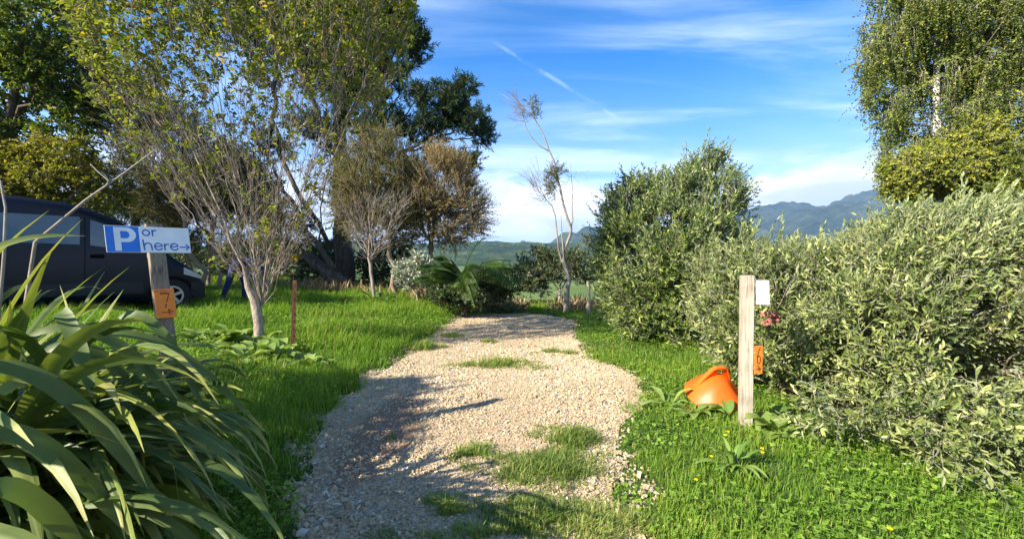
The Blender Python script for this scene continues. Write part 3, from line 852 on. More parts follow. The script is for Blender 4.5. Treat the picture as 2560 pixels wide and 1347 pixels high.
# birches on the right
broadleaf('birch_tree', 2412, 14, 'tall weeping birch with white trunk and hanging grey-green leaves', [[(2405, 620), (2385, 560), (2345, 480), (2335, 400), (2350, 250), (2330, 90), (2340, -100)], [(2350, 250), (2280, 160), (2230, 60)], [(2335, 400), (2440, 280), (2510, 150)], [(2330, 90), (2385, 50), (2410, -10), (2480, -60)], [(2350, 250), (2250, 230), (2190, 230)]],
          [(2290, 60, 110, 130, 14, 1.5), (2420, 90, 130, 150, 14, 1.8), (2230, 230, 55, 110, 14, .9), (2190, 130, 30, 80, 14, .6), (2330, 250, 110, 110, 14, 1.5), (2540, 200, 130, 170, 14, 1.6), (2440, 300, 110, 70, 14, 1.3),
           (2270, 360, 50, 60, 14, .8), (2500, -100, 250, 110, 14, 2), (2300, -120, 130, 100, 14, 1.5)],
          M['birch'], M['bark_birch'], 2000, 51, 0.13, 8, 13, 0.6, 0.066, 0.05, (0.47, 0.17), up=0.0, gap=0.3, droop=0.25, hang=0.7, rt=0.005, ang=1.0, shell=0.35, gsc=1.5)
broadleaf('yellow_birch', 2400, 12.3, 'smaller birch turning yellow in front of the weeping birch', [[(2400, 600), (2345, 500), (2330, 450)], [(2400, 600), (2420, 500), (2440, 400)]],
          [(2280, 430, 60, 45, 12.3, .8), (2350, 430, 75, 60, 12.3, .9), (2430, 370, 60, 60, 12.3, .9), (2470, 430, 45, 65, 12.3, .7), (2440, 480, 60, 35, 12.3, .8), (2265, 470, 35, 30, 12.3, .5)],
          M['birch2'], M['bark_birch'], 760, 52, 0.10, 7, 9, 0.34, 0.066, 0.05, (0.5, 0.2), up=0.1, gap=0.24, droop=0.3, rt=0.005)
broadleaf('olive_green_tree', 2570, 10.5, 'bronze-green leafy tree at the right edge below the birches', [[(2565, 640), (2560, 560)]],
          [(2555, 520, 38, 90, 10.5, .7), (2610, 480, 60, 140, 10.5, .8), (2540, 600, 30, 50, 10.5, .6)],
          M['birch2'], M['bark_dark'], 300, 53, 0.08, 5, 9, 0.3, 0.06, 0.045, (0.3, 0.15), gap=0.2, attach=1)


# ------------------------------------------------------------------ olives
def olive(name, px, d, label, stems, blobs, n, seed, lmat, per=4, K=14, SL=0.34, L=0.062, W=0.0125, up=0.55, tint=(0.5, 0.2), gap=0.2, R0=0.08, lean=(0, 0, 0), shape='diamond', gsc=1.6, shell=0.6, weep=0.0, droop=0.0, sprouts=70, spl=1.7, ang=0.55):
    rng = np.random.default_rng(seed)
    b = gpt(px, d)
    chs = [[b + (0, 0, -.08)] + [at(x, y, d) for x, y in stems[0]]] + [[at(x, y, d + 0.25 * ((k % 3) - 1)) for x, y in s] for k, s in enumerate(stems[1:])]
    pts = blob_points(rng, blobs, n, shell, gap, gsc, seed)
    g = ground_z(pts[:, 0], pts[:, 1])
    pts = pts[pts[:, 2] > g + 0.12]
    tr = Tree(chs, pts, 0.5, 1, R0, 0.0045)
    wood = tr.wood(8, 0.08, rng, flare=0.2)
    cen = np.mean(pts, 0)
    P, D = tr.shoots(rng, per, 3, 0.6, 0.65, up, 0.45, 0.07, cen)
    D = unit(D + np.array(lean))
    low = np.clip((cen[2] - P[:, 2]) / cen[2], 0, 1)
    D[:, 2] -= weep * low; D = unit(D)
    lf, st = leafy(rng, P, D, K, SL, L, W, ang, shape, tint, 0.18, droop=droop, curl=0.08, stems=0.0036, fold=0.15)
    # young shoots that stand clear of the crown
    top = pts[:, 2] > np.quantile(pts[:, 2], .55)
    q = pts[top]; q = q[rng.choice(len(q), min(len(q), sprouts))]
    SD = unit(rng.normal(0, .3, (len(q), 3)) + np.array((0, 0, 1.0)) + np.array(lean) * 1.6)
    l2, s2 = leafy(rng, q, SD, 26, SL * spl, L * .9, W * .95, 0.5, shape, (tint[0] + .15, .12), 0.12, curl=0.08, stems=0.005, fold=0.15)
    st = st + s2
    extra_leaf = l2
    g = ground_z(lf[0][:, 0], lf[0][:, 1]) + 0.02
    lf[0][:, 2] = np.maximum(lf[0][:, 2], g)
    return plant(name, label, 'olive tree', b, wood + st, [lf, extra_leaf], M['bark_olive'], lmat)


olive('olive_tree', 1690, 9.6, 'tall rounded dark olive tree beside the gravel track', [[(1690, 830), (1685, 760)], [(1685, 760), (1620, 640), (1580, 560)], [(1685, 760), (1720, 600), (1760, 440)], [(1685, 760), (1790, 660), (1830, 600)]],
      [pblob(1665, 650, 158, 150, 9.5, 1.3), pblob(1560, 560, 45, 70, 9.6, .6), pblob(1600, 700, 100, 120, 9.5, 1.1), pblob(1770, 680, 95, 150, 9.3, 1.1), pblob(1760, 500, 85, 80, 9.6, .8), pblob(1775, 430, 40, 45, 9.6, .4), pblob(1590, 520, 60, 60, 9.6, .7),
       pblob(1690, 800, 150, 80, 9.2, 1.0), pblob(1835, 560, 32, 70, 9.5, .4), pblob(1535, 630, 32, 85, 9.6, .5), pblob(1670, 490, 65, 45, 9.6, .6)],
      1700, 61, M['olive'], 6, 11, 0.30, 0.078, 0.025, up=0.45, tint=(0.5, 0.22), gap=0.33, sprouts=110, spl=1.9, shape='oval', ang=.75, gsc=2.2)
bushB = [(3.55, 5.9, .85, 1.1, 1.1, .85), (4.6, 6.0, .95, 1.2, 1.2, .9), (3.2, 6.4, 1.1, .7, .7, .65)]
olive('olive_bush', 1985, 6.3, 'silvery olive bush right behind the post with the number six tag', [[(1990, 850), (1990, 780)], [(1990, 780), (1930, 680)], [(1990, 780), (2080, 660)]],
      bushB + [(3.0, 5.6, .55, .45, .5, .5), (3.6, 5.1, .5, .6, .5, .45), (5.5, 6.4, 1.1, .9, 1, .9)], 1400, 62, M['olive2'], 5, 9, 0.22, 0.066, 0.021, shape='oval', ang=.8, gsc=2.6, gap=.36, up=0.5, tint=(0.45, 0.24), lean=(0.2, -.12, 0), sprouts=170, spl=2.1)
olive('spreading_olive', 2330, 5.0, 'largest silvery olive sprawling over the grass at the right edge', [[(2320, 960), (2300, 880)], [(2300, 880), (2200, 760), (2150, 700)], [(2300, 880), (2360, 700), (2380, 600)], [(2300, 880), (2440, 800), (2560, 700)], [(2300, 880), (2200, 940), (2120, 1000)]],
      [(4.5, 5.0, 1.05, 1.15, 1.0, .95), (5.4, 5.2, 1.2, 1.1, 1.1, 1.0), (4.75, 5.0, 1.62, .8, .7, .40), (5.7, 5.3, 1.7, .8, .8, .42), (3.75, 4.6, .75, .7, .65, .6), (4.3, 4.2, .6, .8, .55, .5), (5.2, 4.3, .8, .8, .6, .7), (3.9, 3.85, .4, .55, .4, .32), (4.6, 3.75, .45, .6, .4, .35),
       (3.45, 3.55, .3, .42, .3, .2), (3.25, 3.15, .2, .38, .25, .15), (3.2, 3.05, .2, .35, .22, .14), (2.9, 3.9, .3, .35, .3, .2), (3.9, 3.3, .3, .5, .3, .2)], 2500, 63, M['olive2'], 5, 9, 0.21, 0.064, 0.0205, shape='oval', ang=.8, gsc=2.6, up=0.45, tint=(0.48, 0.24), lean=(0.25, -.15, 0.05), weep=0.5, gap=0.38, sprouts=260, spl=2.0)

# ------------------------------------------------------------------ far end of the track
def dead_tree():
    rng = np.random.default_rng(71)
    d = 14.0
    b = gpt(1415, d)
    def L(pts, r): return tube([at(x, y, d + 0.06 * math.sin(x * .13 + y * .05)) for x, y in pts], np.linspace(r[0], r[1], len(pts)) * .68, 7)
    w = [tube([b + (0, 0, -.1), at(1418, 720, d), at(1424, 700, d), at(1414, 670, d), at(1408, 650, d)], [.105, .078, .068, .062, .057], 8),
         L([(1408, 652), (1412, 620), (1425, 590), (1428, 572), (1418, 545), (1408, 510), (1400, 470), (1392, 440), (1388, 410), (1372, 375), (1362, 345), (1350, 320), (1338, 300), (1328, 285)], (.075, .022)),
         L([(1372, 378), (1350, 365), (1330, 345), (1315, 320), (1308, 290), (1300, 262)], (.03, .012)),
         L([(1425, 580), (1432, 550), (1430, 520), (1432, 480), (1428, 440), (1427, 405)], (.035, .008)),
         L([(1405, 655), (1396, 620), (1392, 580), (1388, 540), (1380, 515), (1366, 500), (1350, 470)], (.05, .014)),
         L([(1410, 660), (1407, 610), (1404, 575), (1402, 540)], (.045, .016))]
    tw = []
    for x, y, nx, ny, k, ln in ((1328, 285, -60, -35, 12, .55), (1300, 265, -40, -30, 14, .55), (1318, 300, -40, -60, 12, .5), (1350, 470, -25, -50, 26, .65), (1366, 500, -40, -30, 18, .6), (1428, 440, 10, -20, 5, .3), (1310, 290, -50, -10, 10, .5)):
        for i in range(k):
            p = at(x + rng.normal(0, 9), y + rng.normal(0, 9), d) + (0, rng.normal(0, .1), 0)
            q = unit(np.array((nx / 60 + rng.normal(0, .45), rng.normal(0, .4), -ny / 60 + rng.normal(0, .45)))) * ln * rng.uniform(.6, 1.3)
            m = p + q * .5 + rng.normal(0, .04, 3)
            tw.append(tube([p, m, p + q], [.006, .0045, .002], 3))
            for s in range(4):
                e = unit(q + rng.normal(0, .25, 3)) * .22
                tw.append(tube([m + q * .1 * s, m + q * .1 * s + e], [.0035, .0015], 3))
    P = []; D = []
    for x, y, rx, ry, n in ((1334, 262, 14, 22, 40), (1342, 285, 12, 10, 24), (1382, 440, 18, 28, 120), (1376, 475, 13, 22, 70), (1398, 425, 14, 14, 40)):
        for i in range(n):
            P.append(at(x + rng.normal(0, rx * .5), y + rng.normal(0, ry * .5), d) + (0, rng.normal(0, .12), 0)); D.append(unit(rng.normal(0, 1, 3) + (0, 0, .3)))
    lf, st = leafy(rng, np.array(P), np.array(D), 14, 0.2, 0.055, 0.014, .7, 'diamond', (.35, .15), .14, stems=.004)
    plant('dying_tree', 'slender almost leafless tree with bare crooked stems at the end of the track', 'tree', b, w + tw + st, [lf], M['bark_grey'], M['kanuka'])


def bare_sapling():
    rng = np.random.default_rng(72)
    d = 13.5
    b = gpt(935, d)
    tr0 = [b + (0, 0, -.1), at(931, 690, d), at(926, 650, d)]
    pts = []
    for i in range(330):
        h = rng.random() ** .8
        y = 650 - h * 175; hw = 20 + h * 95
        pts.append(at(928 + rng.uniform(-1, 1) * hw, y + abs(rng.normal(0, 8)), d + rng.uniform(-.5, .5) * hw / 85))
    tr = Tree([tr0, [at(926, 650, d), at(975, 560, d), at(1035, 500, d)], [at(926, 650, d), at(880, 540, d), at(868, 500, d)]], np.array(pts), 0.8, 2, .05, .004)
    P, D = tr.shoots(rng, 2, 3, 1, .7, .4)
    tw = [tube([p, p + q * .16, p + q * .3 + (0, 0, .03)], [.005, .004, .002], 3) for p, q in zip(P, D)]
    plant('bare_sapling', 'small leafless sapling with a fan of pale twigs in front of the pine', 'tree', b, tr.wood(7, .08, rng) + tw, None, M['bark_grey'], None)


def tree_fern():
    rng = np.random.default_rng(73)
    d = 12.9
    b = gpt(1165, d); b = b.copy()
    o = thing('tree_fern', 'spreading tree fern with long drooping fronds left of the track end', 'tree fern', b)
    c = at(1150, 700, d)
    build('trunk', local([tube([b + (0, 0, -.2), (b + c) / 2, c], [.13, .11, .09], 9)], b), M['bark_dark'], o, smooth=True)
    fr = [((1228, 596), 40, .5, .9), ((1205, 662), 14, .5, 0), ((1100, 655), 25, -.4, 0), ((1060, 690), 14, -.5, 0), ((1300, 672), 30, .2, 0), ((1305, 745), 62, -.9, 0), ((1185, 762), 30, -.9, 0), ((1120, 735), 22, -.6, 0),
          ((1250, 720), 45, -.2, 0), ((1270, 650), 22, .6, 0), ((1090, 640), 30, .7, 0), ((1230, 690), 28, .9, 0), ((1080, 720), 30, .9, 0), ((1200, 735), 40, -.4, 0), ((1325, 712), 34, -.4, 0)]
    for k in range(12): fr.append(((1150 + rng.choice((-1, 1)) * rng.uniform(40, 130), rng.uniform(660, 745)), rng.uniform(15, 40), rng.uniform(-1.0, .9), 0))
    for k, ((tx, ty), hump, dep, dead) in enumerate(fr):
        tip = at(tx, ty, d + dep); hump *= .75
        a = np.linspace(0, 1, 26)
        sp = c[None] * (1 - a[:, None]) + tip[None] * a[:, None]
        sp[:, 2] += np.sin(a * math.pi) * hump / FP * d * 1.1
        parts = [tube(sp, np.linspace(.016, .004, 26), 5, 0.25)]
        T = unit(np.gradient(sp, axis=0))
        side = unit(np.cross(T, np.array((0, 0, 1.0))))
        LP, LD, LN, LL, LW, LT = [], [], [], [], [], []
        ln = np.linalg.norm(tip - c)
        for i in range(4, 26):
            w = math.sin(min(1, (a[i] + .12)) * math.pi) ** .6
            pl = (0.46 if not dead else .14) * w * min(1.1, ln / 1.2)
            for sg in (-1, 1):
                dr = unit(side[i] * sg + T[i] * .45 + np.array((0, 0, -.55 if not dead else .9)))
                base_t = np.clip((.32 if k > 8 else .45) + rng.normal(0, .14) + (.28 if dep < -.3 and ty > 700 else 0), 0, 1)  # near low fronds tinted lighter as if sunlit, the later ones darker
                # pinnules on each pinna
                m = 11
                u = (np.arange(m) + .5) / m
                stem = sp[i] + dr * pl * u[:, None] + np.array((0, 0, -.18)) * (pl * u[:, None] ** 2 * (0 if dead else 1.4))
                if not dead:
                    LP.append(sp[i][None]); LD.append(dr[None]); LN.append(np.cross(dr, T[i])[None]); LL.append([pl]); LW.append([.03]); LT.append([base_t * .8])
                    for s2 in (-1, 1):
                        LP.append(stem); LD.append(np.repeat(unit(T[i] * s2 + dr * .7 + np.array((0, 0, -.25)))[None], m, 0)); LN.append(np.repeat(np.cross(dr, T[i])[None], m, 0))
                        LL.append(.085 * (1 - u * .7)); LW.append(.03 * (1 - u * .5)); LT.append(np.full(m, base_t))
                else:
                    LP.append(sp[i][None]); LD.append(dr[None]); LN.append(np.cross(dr, T[i])[None]); LL.append([pl]); LW.append([.02]); LT.append([.15])
        parts.append(leaf_shapes(np.concatenate(LP), np.concatenate(LD), np.concatenate(LN), np.concatenate(LL), np.concatenate(LW), np.concatenate(LT), 'diamond', .15, .1))
        build('frond', local(parts, b), M['fern'], o)


dead_tree()
bare_sapling()
tree_fern()
broadleaf('fern_thicket', 1190, 13.9, 'dark tangled undergrowth round the stem of the tree fern', [[(1190, 740)], [(1190, 740), (1150, 700)], [(1190, 740), (1240, 715)]],
          [(1150, 720, 60, 28, 13.3, .6), (1220, 730, 55, 24, 13.3, .6), (1120, 735, 40, 22, 12.7, .5), (1180, 745, 50, 16, 12.5, .3)], M['shrub'], M['bark_dark'], 360, 78, .04, 5, 8, .24, .08, .03, (.22, .18), up=.4, gap=.1, cat='shrub', attach=1, rt=.004)
broadleaf('silver_shrub', 1045, 13.6, 'low shrub with silvery white new leaves under the rusty tree', [[(1045, 715)], [(1045, 715), (1030, 680)], [(1045, 715), (1065, 680)]],
          [(1020, 685, 35, 35, 13.6, .45), (1060, 690, 40, 32, 13.6, .45), (1045, 665, 35, 25, 13.6, .4), (1085, 705, 20, 22, 13.6, .3)], M['silver'], M['bark_grey'], 200, 74, .03, 4, 9, .2, .07, .04, (.6, .25), up=.6, gap=.1, cat='shrub', attach=1, rt=.004, droop=.0, ang=.7)
broadleaf('dark_shrub', 1400, 15.6, 'leafy dark shrub full of grey sticks behind the dying tree', [[(1400, 730)], [(1400, 730), (1360, 680)], [(1400, 730), (1440, 670)]],
          [(1350, 665, 45, 40, 15.6, .6), (1400, 670, 55, 38, 15.6, .6), (1455, 665, 40, 50, 15.6, .6), (1330, 700, 35, 35, 15.6, .5), (1465, 620, 14, 30, 15.6, .3)], M['shrub'], M['bark_grey'], 420, 75, .05, 3, 9, .22, .075, .036, (.45, .25), up=.6, gap=.3, cat='shrub', attach=1, rt=.007, droop=.0, ang=.7)
broadleaf('sprawling_shrub', 1275, 17.5, 'dark straggly shrub between the tree fern and the dying tree', [[(1275, 730)], [(1275, 730), (1300, 680)], [(1275, 730), (1240, 690)]],
          [(1285, 690, 35, 20, 17.5, .5), (1235, 690, 45, 25, 17.5, .6), (1310, 655, 18, 14, 17.5, .3), (1330, 720, 40, 25, 17, .5)], M['shrub'], M['bark_dark'], 220, 76, .05, 3, 8, .22, .08, .04, (.3, .2), up=.4, gap=.25, cat='shrub', attach=1, rt=.008, droop=.0)
# ------------------------------------------------------------------ lettering
def stroke2(pts, w):
    """ribbon with round ends along a 2D polyline"""
    P = np.asarray(pts, float)
    V = []; F = []
    T = np.zeros_like(P); T[1:-1] = P[2:] - P[:-2]; T[0] = P[1] - P[0]; T[-1] = P[-1] - P[-2]
    T = T / np.maximum(np.linalg.norm(T, axis=1, keepdims=True), 1e-9)
    Nn = np.stack([-T[:, 1], T[:, 0]], 1) * w / 2
    V = np.stack([P + Nn, P - Nn], 1).reshape(-1, 2)
    F = [[2 * i, 2 * i + 1, 2 * i + 3, 2 * i + 2] for i in range(len(P) - 1)]
    tri = []; VV = list(V)
    for c, d in ((P[0], -T[0]), (P[-1], T[-1])):
        a0 = math.atan2(d[1], d[0]); b = len(VV); VV.append(c)
        for k in range(7): VV.append(c + w / 2 * np.array((math.cos(a0 - math.pi / 2 + math.pi * k / 6), math.sin(a0 - math.pi / 2 + math.pi * k / 6))))
        tri += [[b, b + 1 + k, b + 2 + k] for k in range(6)]
    return np.array(VV), np.array(F), np.array(tri)


def arc(cx, cy, rx, ry, a0, a1, n=14):
    a = np.radians(np.linspace(a0, a1, n))
    return [(cx + rx * math.cos(t), cy + ry * math.sin(t)) for t in a]


def ink(strokes, w, z=0.0):
    out = []
    for i, s in enumerate(strokes):
        V, F, Tr = stroke2(s, w)
        V3 = np.column_stack([V, np.full(len(V), z + i * 0.00012)])
        out += [(V3, F, None), (V3, Tr, None)]
    return out


def place(parts, origin, ux, uy, un):
    Mx = np.stack([ux, uy, un], 0)
    return [(np.asarray(p[0]) @ Mx + origin,) + tuple(p[1:]) for p in parts]


M['wood_shade'] = mat_wood('weathered_wood', (0.09, 0.07, 0.048), (0.24, 0.195, 0.14))
M['wood_pale'] = mat_wood('pale_weathered_wood', (0.17, 0.135, 0.10), (0.40, 0.345, 0.265))
M['white_paint'] = mat_plain('white_paint', (0.78, 0.78, 0.76), 0.45, 0.4, var=0.05, scale=9)
M['blue_paint'] = mat_plain('blue_paint', (0.015, 0.17, 0.62), 0.4, 0.4, var=0.06)
M['blue_ink'] = mat_plain('blue_ink', (0.03, 0.14, 0.45), 0.5, 0.3, var=0.1)
M['orange_board'] = mat_plain('orange_board', (0.85, 0.23, 0.03), 0.55, 0.3, var=0.07, scale=14)
M['dark_ink'] = mat_plain('dark_ink', (0.16, 0.035, 0.012), 0.7, 0.2, var=0.2)
M['black_ink'] = mat_plain('black_ink', (0.04, 0.02, 0.01), 0.6, 0.2, var=0.2)
M['white_board'] = mat_plain('white_board', (0.70, 0.69, 0.65), 0.5, 0.35, var=0.05, scale=6)


def glyph_lines(text, x, y, h, gap):
    """simple hand-lettered capitals of height h"""
    G = {'N': [[(0, 0), (0, 1), (.6, 0), (.6, 1)]], 'O': [arc(.33, .5, .33, .5, 0, 360, 13)], 'T': [[(.3, 0), (.3, 1)], [(0, 1), (.6, 1)]], 'E': [[(.5, 0), (0, 0), (0, 1), (.5, 1)], [(0, .5), (.4, .5)]],
         'S': [[(.5, .88), (.3, 1), (.06, .9), (.06, .65), (.45, .42), (.5, .15), (.25, 0), (0, .12)]]}
    out = []
    for ch in text:
        if ch == ' ': x += h * .5; continue
        for s in G[ch]: out.append([(x + a * h, y + b * h) for a, b in s])
        x += h * .6 + gap
    return out


def rotz(a):
    return np.array(((math.cos(a), -math.sin(a), 0), (math.sin(a), math.cos(a), 0), (0, 0, 1)))


def left_signpost():
    d = 3.5
    c = at(392, 640, d)
    lean = R(8.0)
    ang = R(47)                                                # the board runs away to the right
    ux0 = np.array((math.cos(ang), math.sin(ang), 0)); un = np.array((math.sin(ang), -math.cos(ang), 0))
    up = np.array((0, 0, 1.0))
    ux = ux0 * math.cos(lean) - up * math.sin(lean) * 0.0
    ux = ux0
    uy = unit(up * math.cos(lean) - np.array((1.0, -.2, 0)) * math.sin(lean))
    base = c - uy * ((c[2] - float(ground_z(c[0], c[1]))) / uy[2])
    o = thing('signpost', 'leaning wooden post with a blue and white parking sign and an orange seven tag', 'signpost', base)
    # post
    hgt = (at(392, 560, d)[2] - base[2]) / uy[2]
    p = box((0, 0, 0), (0.100, hgt + .35, 0.100), bevel=0.004)
    def put(parts, origin): return place(parts, origin - base, ux, uy, un)
    build('post', put([p], base + uy * (hgt - .35) / 2), M['wood_shade'], o)
    # parking board, centred a little left of the post on the photo
    wd, ht = 0.50, 0.195
    sc = at(370, 600, d - .02) + un * 0.064
    b0 = build('sign_board', put([box((0, 0, 0), (wd, ht, 0.008), bevel=.0015)], sc), M['white_paint'], o)
    z = 0.0046
    bw = 0.19
    x0, y0 = -wd / 2, -ht / 2
    blue = [(np.array(((x0 + .003, y0 + .003, z), (x0 + bw, y0 + .003, z), (x0 + bw, -y0 - .003, z), (x0 + .003, -y0 - .003, z))), np.array([[0, 1, 2, 3]]), None)]
    build('blue_panel', put(blue, sc), M['blue_paint'], b0)
    # bold P
    px, py, h, s = x0 + .048, y0 + .012, .172, .036
    outer = [(px, py), (px + s, py), (px + s, py + h * .37)]
    ro = h * .315
    bowl_o = arc(px + s + .034, py + h - ro, ro, ro, -90, 90, 16)
    bowl_i = arc(px + s + .030, py + h - ro, ro - .033, ro - .028, -90, 90, 16)
    def V3(l, zz): return np.array([(a, b, zz) for a, b in l])
    zz = z + .0012
    ring = V3([(px + s, py + h - 2 * ro)] + bowl_o + [(px + s, py + h)], zz); ringi = V3([(px + s, py + h - ro - (ro - .028))] + bowl_i + [(px + s, py + h - ro + (ro - .028))], zz)
    n = len(ring)
    F = np.array([[i, i + 1, n + i + 1, n + i] for i in range(n - 1)])
    stem = V3([(px, py), (px + s, py), (px + s, py + h), (px, py + h)], zz)
    build('lettering', put([(np.vstack([ring, ringi]), F, None), (stem, np.array([[0, 1, 2, 3]]), None)], sc), M['white_paint'], b0)
    # hand written words
    L = .022
    k = 1.0
    yb = y0 + .022
    words = [arc(L + .022, .052, .022, .021, 90, 450, 20), [(L + .062, .073), (L + .063, .031)], [(L + .063, .055)] + arc(L + .082, .055, .018, .017, 160, 75, 7)]
    words += [[(L - .003, -.002), (L + .002, yb)], [(L + .001, yb + .03)] + arc(L + .026, yb + .030, .022, .020, 165, 10, 9) + [(L + .050, yb)]]
    def e(x, r=.025): return [(x - r * .95, yb + r)] + [(x + r * .8, yb + r + .003)] + arc(x, yb + r, r, r, 15, 330, 20)
    words += [e(L + .093), [(L + .133, yb + .045), (L + .134, yb)], [(L + .134, yb + .026)] + arc(L + .153, yb + .026, .018, .018, 160, 70, 7), e(L + .198)]
    words += [[(L + .238, yb + .023), (L + .298, yb + .024)], [(L + .280, yb + .044), (L + .300, yb + .024), (L + .279, yb + .003)]]
    words = [[(x0 + bw + (a - .022) * .93 + .022, b) for a, b in w] for w in words]
    build('lettering', put(ink(words, .0095, z), sc), M['blue_ink'], b0)
    # orange tag
    sc2 = at(409, 757, d - .03) + un * 0.061
    w2, h2 = 0.122, 0.215
    tg = build('number_tag', put([box((0, 0, 0), (w2, h2, 0.006), bevel=.001)], sc2), M['orange_board'], o)
    z2 = .0036
    sx_ = .84
    mk = [[(-.028, .078), (.034, .078), (.012, .015)], [(-.028, .073), (.03, .073)], [(.006, -.005), (-.002, -.03)],
          [(-.03, -.066), (.028, -.066)], [(.018, -.046), (.05, -.064), (.020, -.086), (.018, -.046)]]
    mk = [[(a * sx_, b) for a, b in m] for m in mk]
    build('lettering', put(ink(mk, .006, z2) + ink(glyph_lines('NO TENTS', -.055, .088, .0115, .0030), .0018, z2), sc2), M['dark_ink'], tg)


def right_post():
    d = 4.33
    base = gpt(1865, d)
    o = thing('marker_post', 'pale square wooden post with an orange six tag and a white board on its side', 'post', base)
    top = at(1870, 688, d)[2] - base[2]
    tl = np.array((0.0045, 0, 1.0))
    a = R(-14)
    ux = rotz(a) @ np.array((1.0, 0, 0)); un = rotz(a) @ np.array((0, -1.0, 0)); uy = unit(np.array((.012, 0, 1.0)))
    def put(parts, org): return place(parts, np.asarray(org, float), ux, uy, un)
    build('post', put([box((0, 0, 0), (.108, top + .25, .108), bevel=.005)], (0, 0, (top - .25) / 2)), M['wood_pale'], o)
    bx = rotz(R(62)) @ np.array((1.0, 0, 0)); bn = rotz(R(62)) @ np.array((0, -1.0, 0))
    def put2(parts, org): return place(parts, np.asarray(org, float), bx, uy, bn)
    wb = at(1901, 730, d) - base + np.array((-.010, -.075, 0))
    ang = R(-14); cx = np.array((math.cos(ang), math.sin(ang), 0)); cn = np.array((math.sin(ang), -math.cos(ang), 0))
    build('white_board', place([box((0, 0, 0), (.112, .225, .016), bevel=.002)], wb + (0.0, 0.02, 0), cx, unit(np.array((-.02, 0, 1.0))), cn), M['white_board'], o)
    ang = R(14); cx = np.array((math.cos(ang), math.sin(ang), 0)); cn = np.array((math.sin(ang), -math.cos(ang), 0))
    tc = at(1885, 895, d) - base + np.array((.006, -.068, 0))
    tg = build('number_tag', place([box((0, 0, 0), (.085, .262, .006), bevel=.001)], tc, cx, uy, cn), M['orange_board'], o)
    z = .0036
    six = [[(.014, .112), (-.004, .075), (-.017, .02), (-.013, -.022)] + arc(.0, .0, .018, .036, 230, 500, 18)]
    arr = [[(-.024, -.085), (.008, -.085)], [(.0, -.065), (.022, -.083), (.002, -.106), (.0, -.065)], [(-.016, -.052), (.0, -.066)]]
    build('lettering', place(ink(six, .0085, z) + ink(arr, .0075, z + .001), tc, cx, uy, cn), M['black_ink'], tg)


left_signpost()
right_post()

M['rust_iron'] = mat_bark('rusty_iron', [(0.3, (0.06, 0.03, 0.02)), (0.5, (0.16, 0.07, 0.04)), (0.75, (0.30, 0.14, 0.08))], 14)


def iron_stake():
    d = 7.1
    b = gpt(731, d); b = b + (0, 0, -.15)
    top = at(737, 701, d)
    o = thing('iron_stake', 'rusty iron fence stake standing upright in the grass right of the vase-shaped tree', 'stake', b)
    ax = top - b; h = np.linalg.norm(ax)
    uy = unit(ax)
    # T-section stake with bolt holes punched along the web
    prof = [(-.030, .0), (.030, .0), (.030, .008), (.005, .008), (.004, .045), (-.004, .045), (-.005, .008), (-.030, .008)]
    V = []
    for k, s in ((0, 0), (1, h)):
        V += [(x, y, s) for x, y in prof]
    n = len(prof)
    V = np.array(V)
    Fq = np.array([[i, (i + 1) % n, n + (i + 1) % n, n + i] for i in range(n)])
    caps = np.array([[n, n + 1, n + 2, n + 7], [n + 3, n + 4, n + 5, n + 6]])
    Mx = np.stack([rotz(R(25)) @ np.array((1.0, 0, 0)), rotz(R(25)) @ np.array((0, 1.0, 0)), uy])
    build('rail', [(V @ Mx, Fq, None), (V @ Mx, caps, None)], M['rust_iron'], o)
    hl = []
    for k in range(9): hl.append(box(np.array((0, -.0032, .25 + k * .11)) @ Mx, (.011, .0075, .011), Mx.T))
    for q in hl: build('bolt_hole', [q], M['black_ink'], o)


iron_stake()


def old_post():
    b = gpt(1471, 13.2); h = at(1471, 702, 13.2)[2] - b[2]
    rng = np.random.default_rng(4)
    pts = np.array([(0, 0, -.1), (.01, 0, h * .5), (-.01, 0.0, h)])
    o = tag(build('fence_post', tube_caps(pts, [.055, .052, .047], 9), M['wood_pale'], smooth=False), 'short old round fence post at the left edge of the rounded olive', 'post')
    o.location = b


old_post()


# ------------------------------------------------------------------ the van
M['van_paint'] = mat_plain('van_paint', (0.003, 0.005, 0.013), 0.3, 0.25, var=0.25, scale=3)
M['van_trim'] = mat_plain('van_trim', (0.012, 0.015, 0.022), 0.5, 0.3)
M['tyre'] = mat_plain('tyre', (0.02, 0.02, 0.02), 0.85, 0.2, var=0.25, bumps=0.3)
M['alloy'] = mat_plain('alloy', (0.35, 0.36, 0.38), 0.35, 0.5, 0.6)
M['arch'] = mat_plain('wheel_well', (0.006, 0.006, 0.007), 0.9, 0.1)
M['lamp'] = mat_plain('lamp_glass', (0.45, 0.47, 0.5), 0.15, 0.6)


def mat_glass():
    m, t, out = mat_new('tinted_glass')
    p = principled(t, (0.03, 0.055, 0.062, 1), 0.05, 0.8)
    p.inputs['Coat Weight'].default_value = 0.6
    t.l.new(p.outputs[0], out.inputs[0]); return m


M['glass'] = mat_glass()


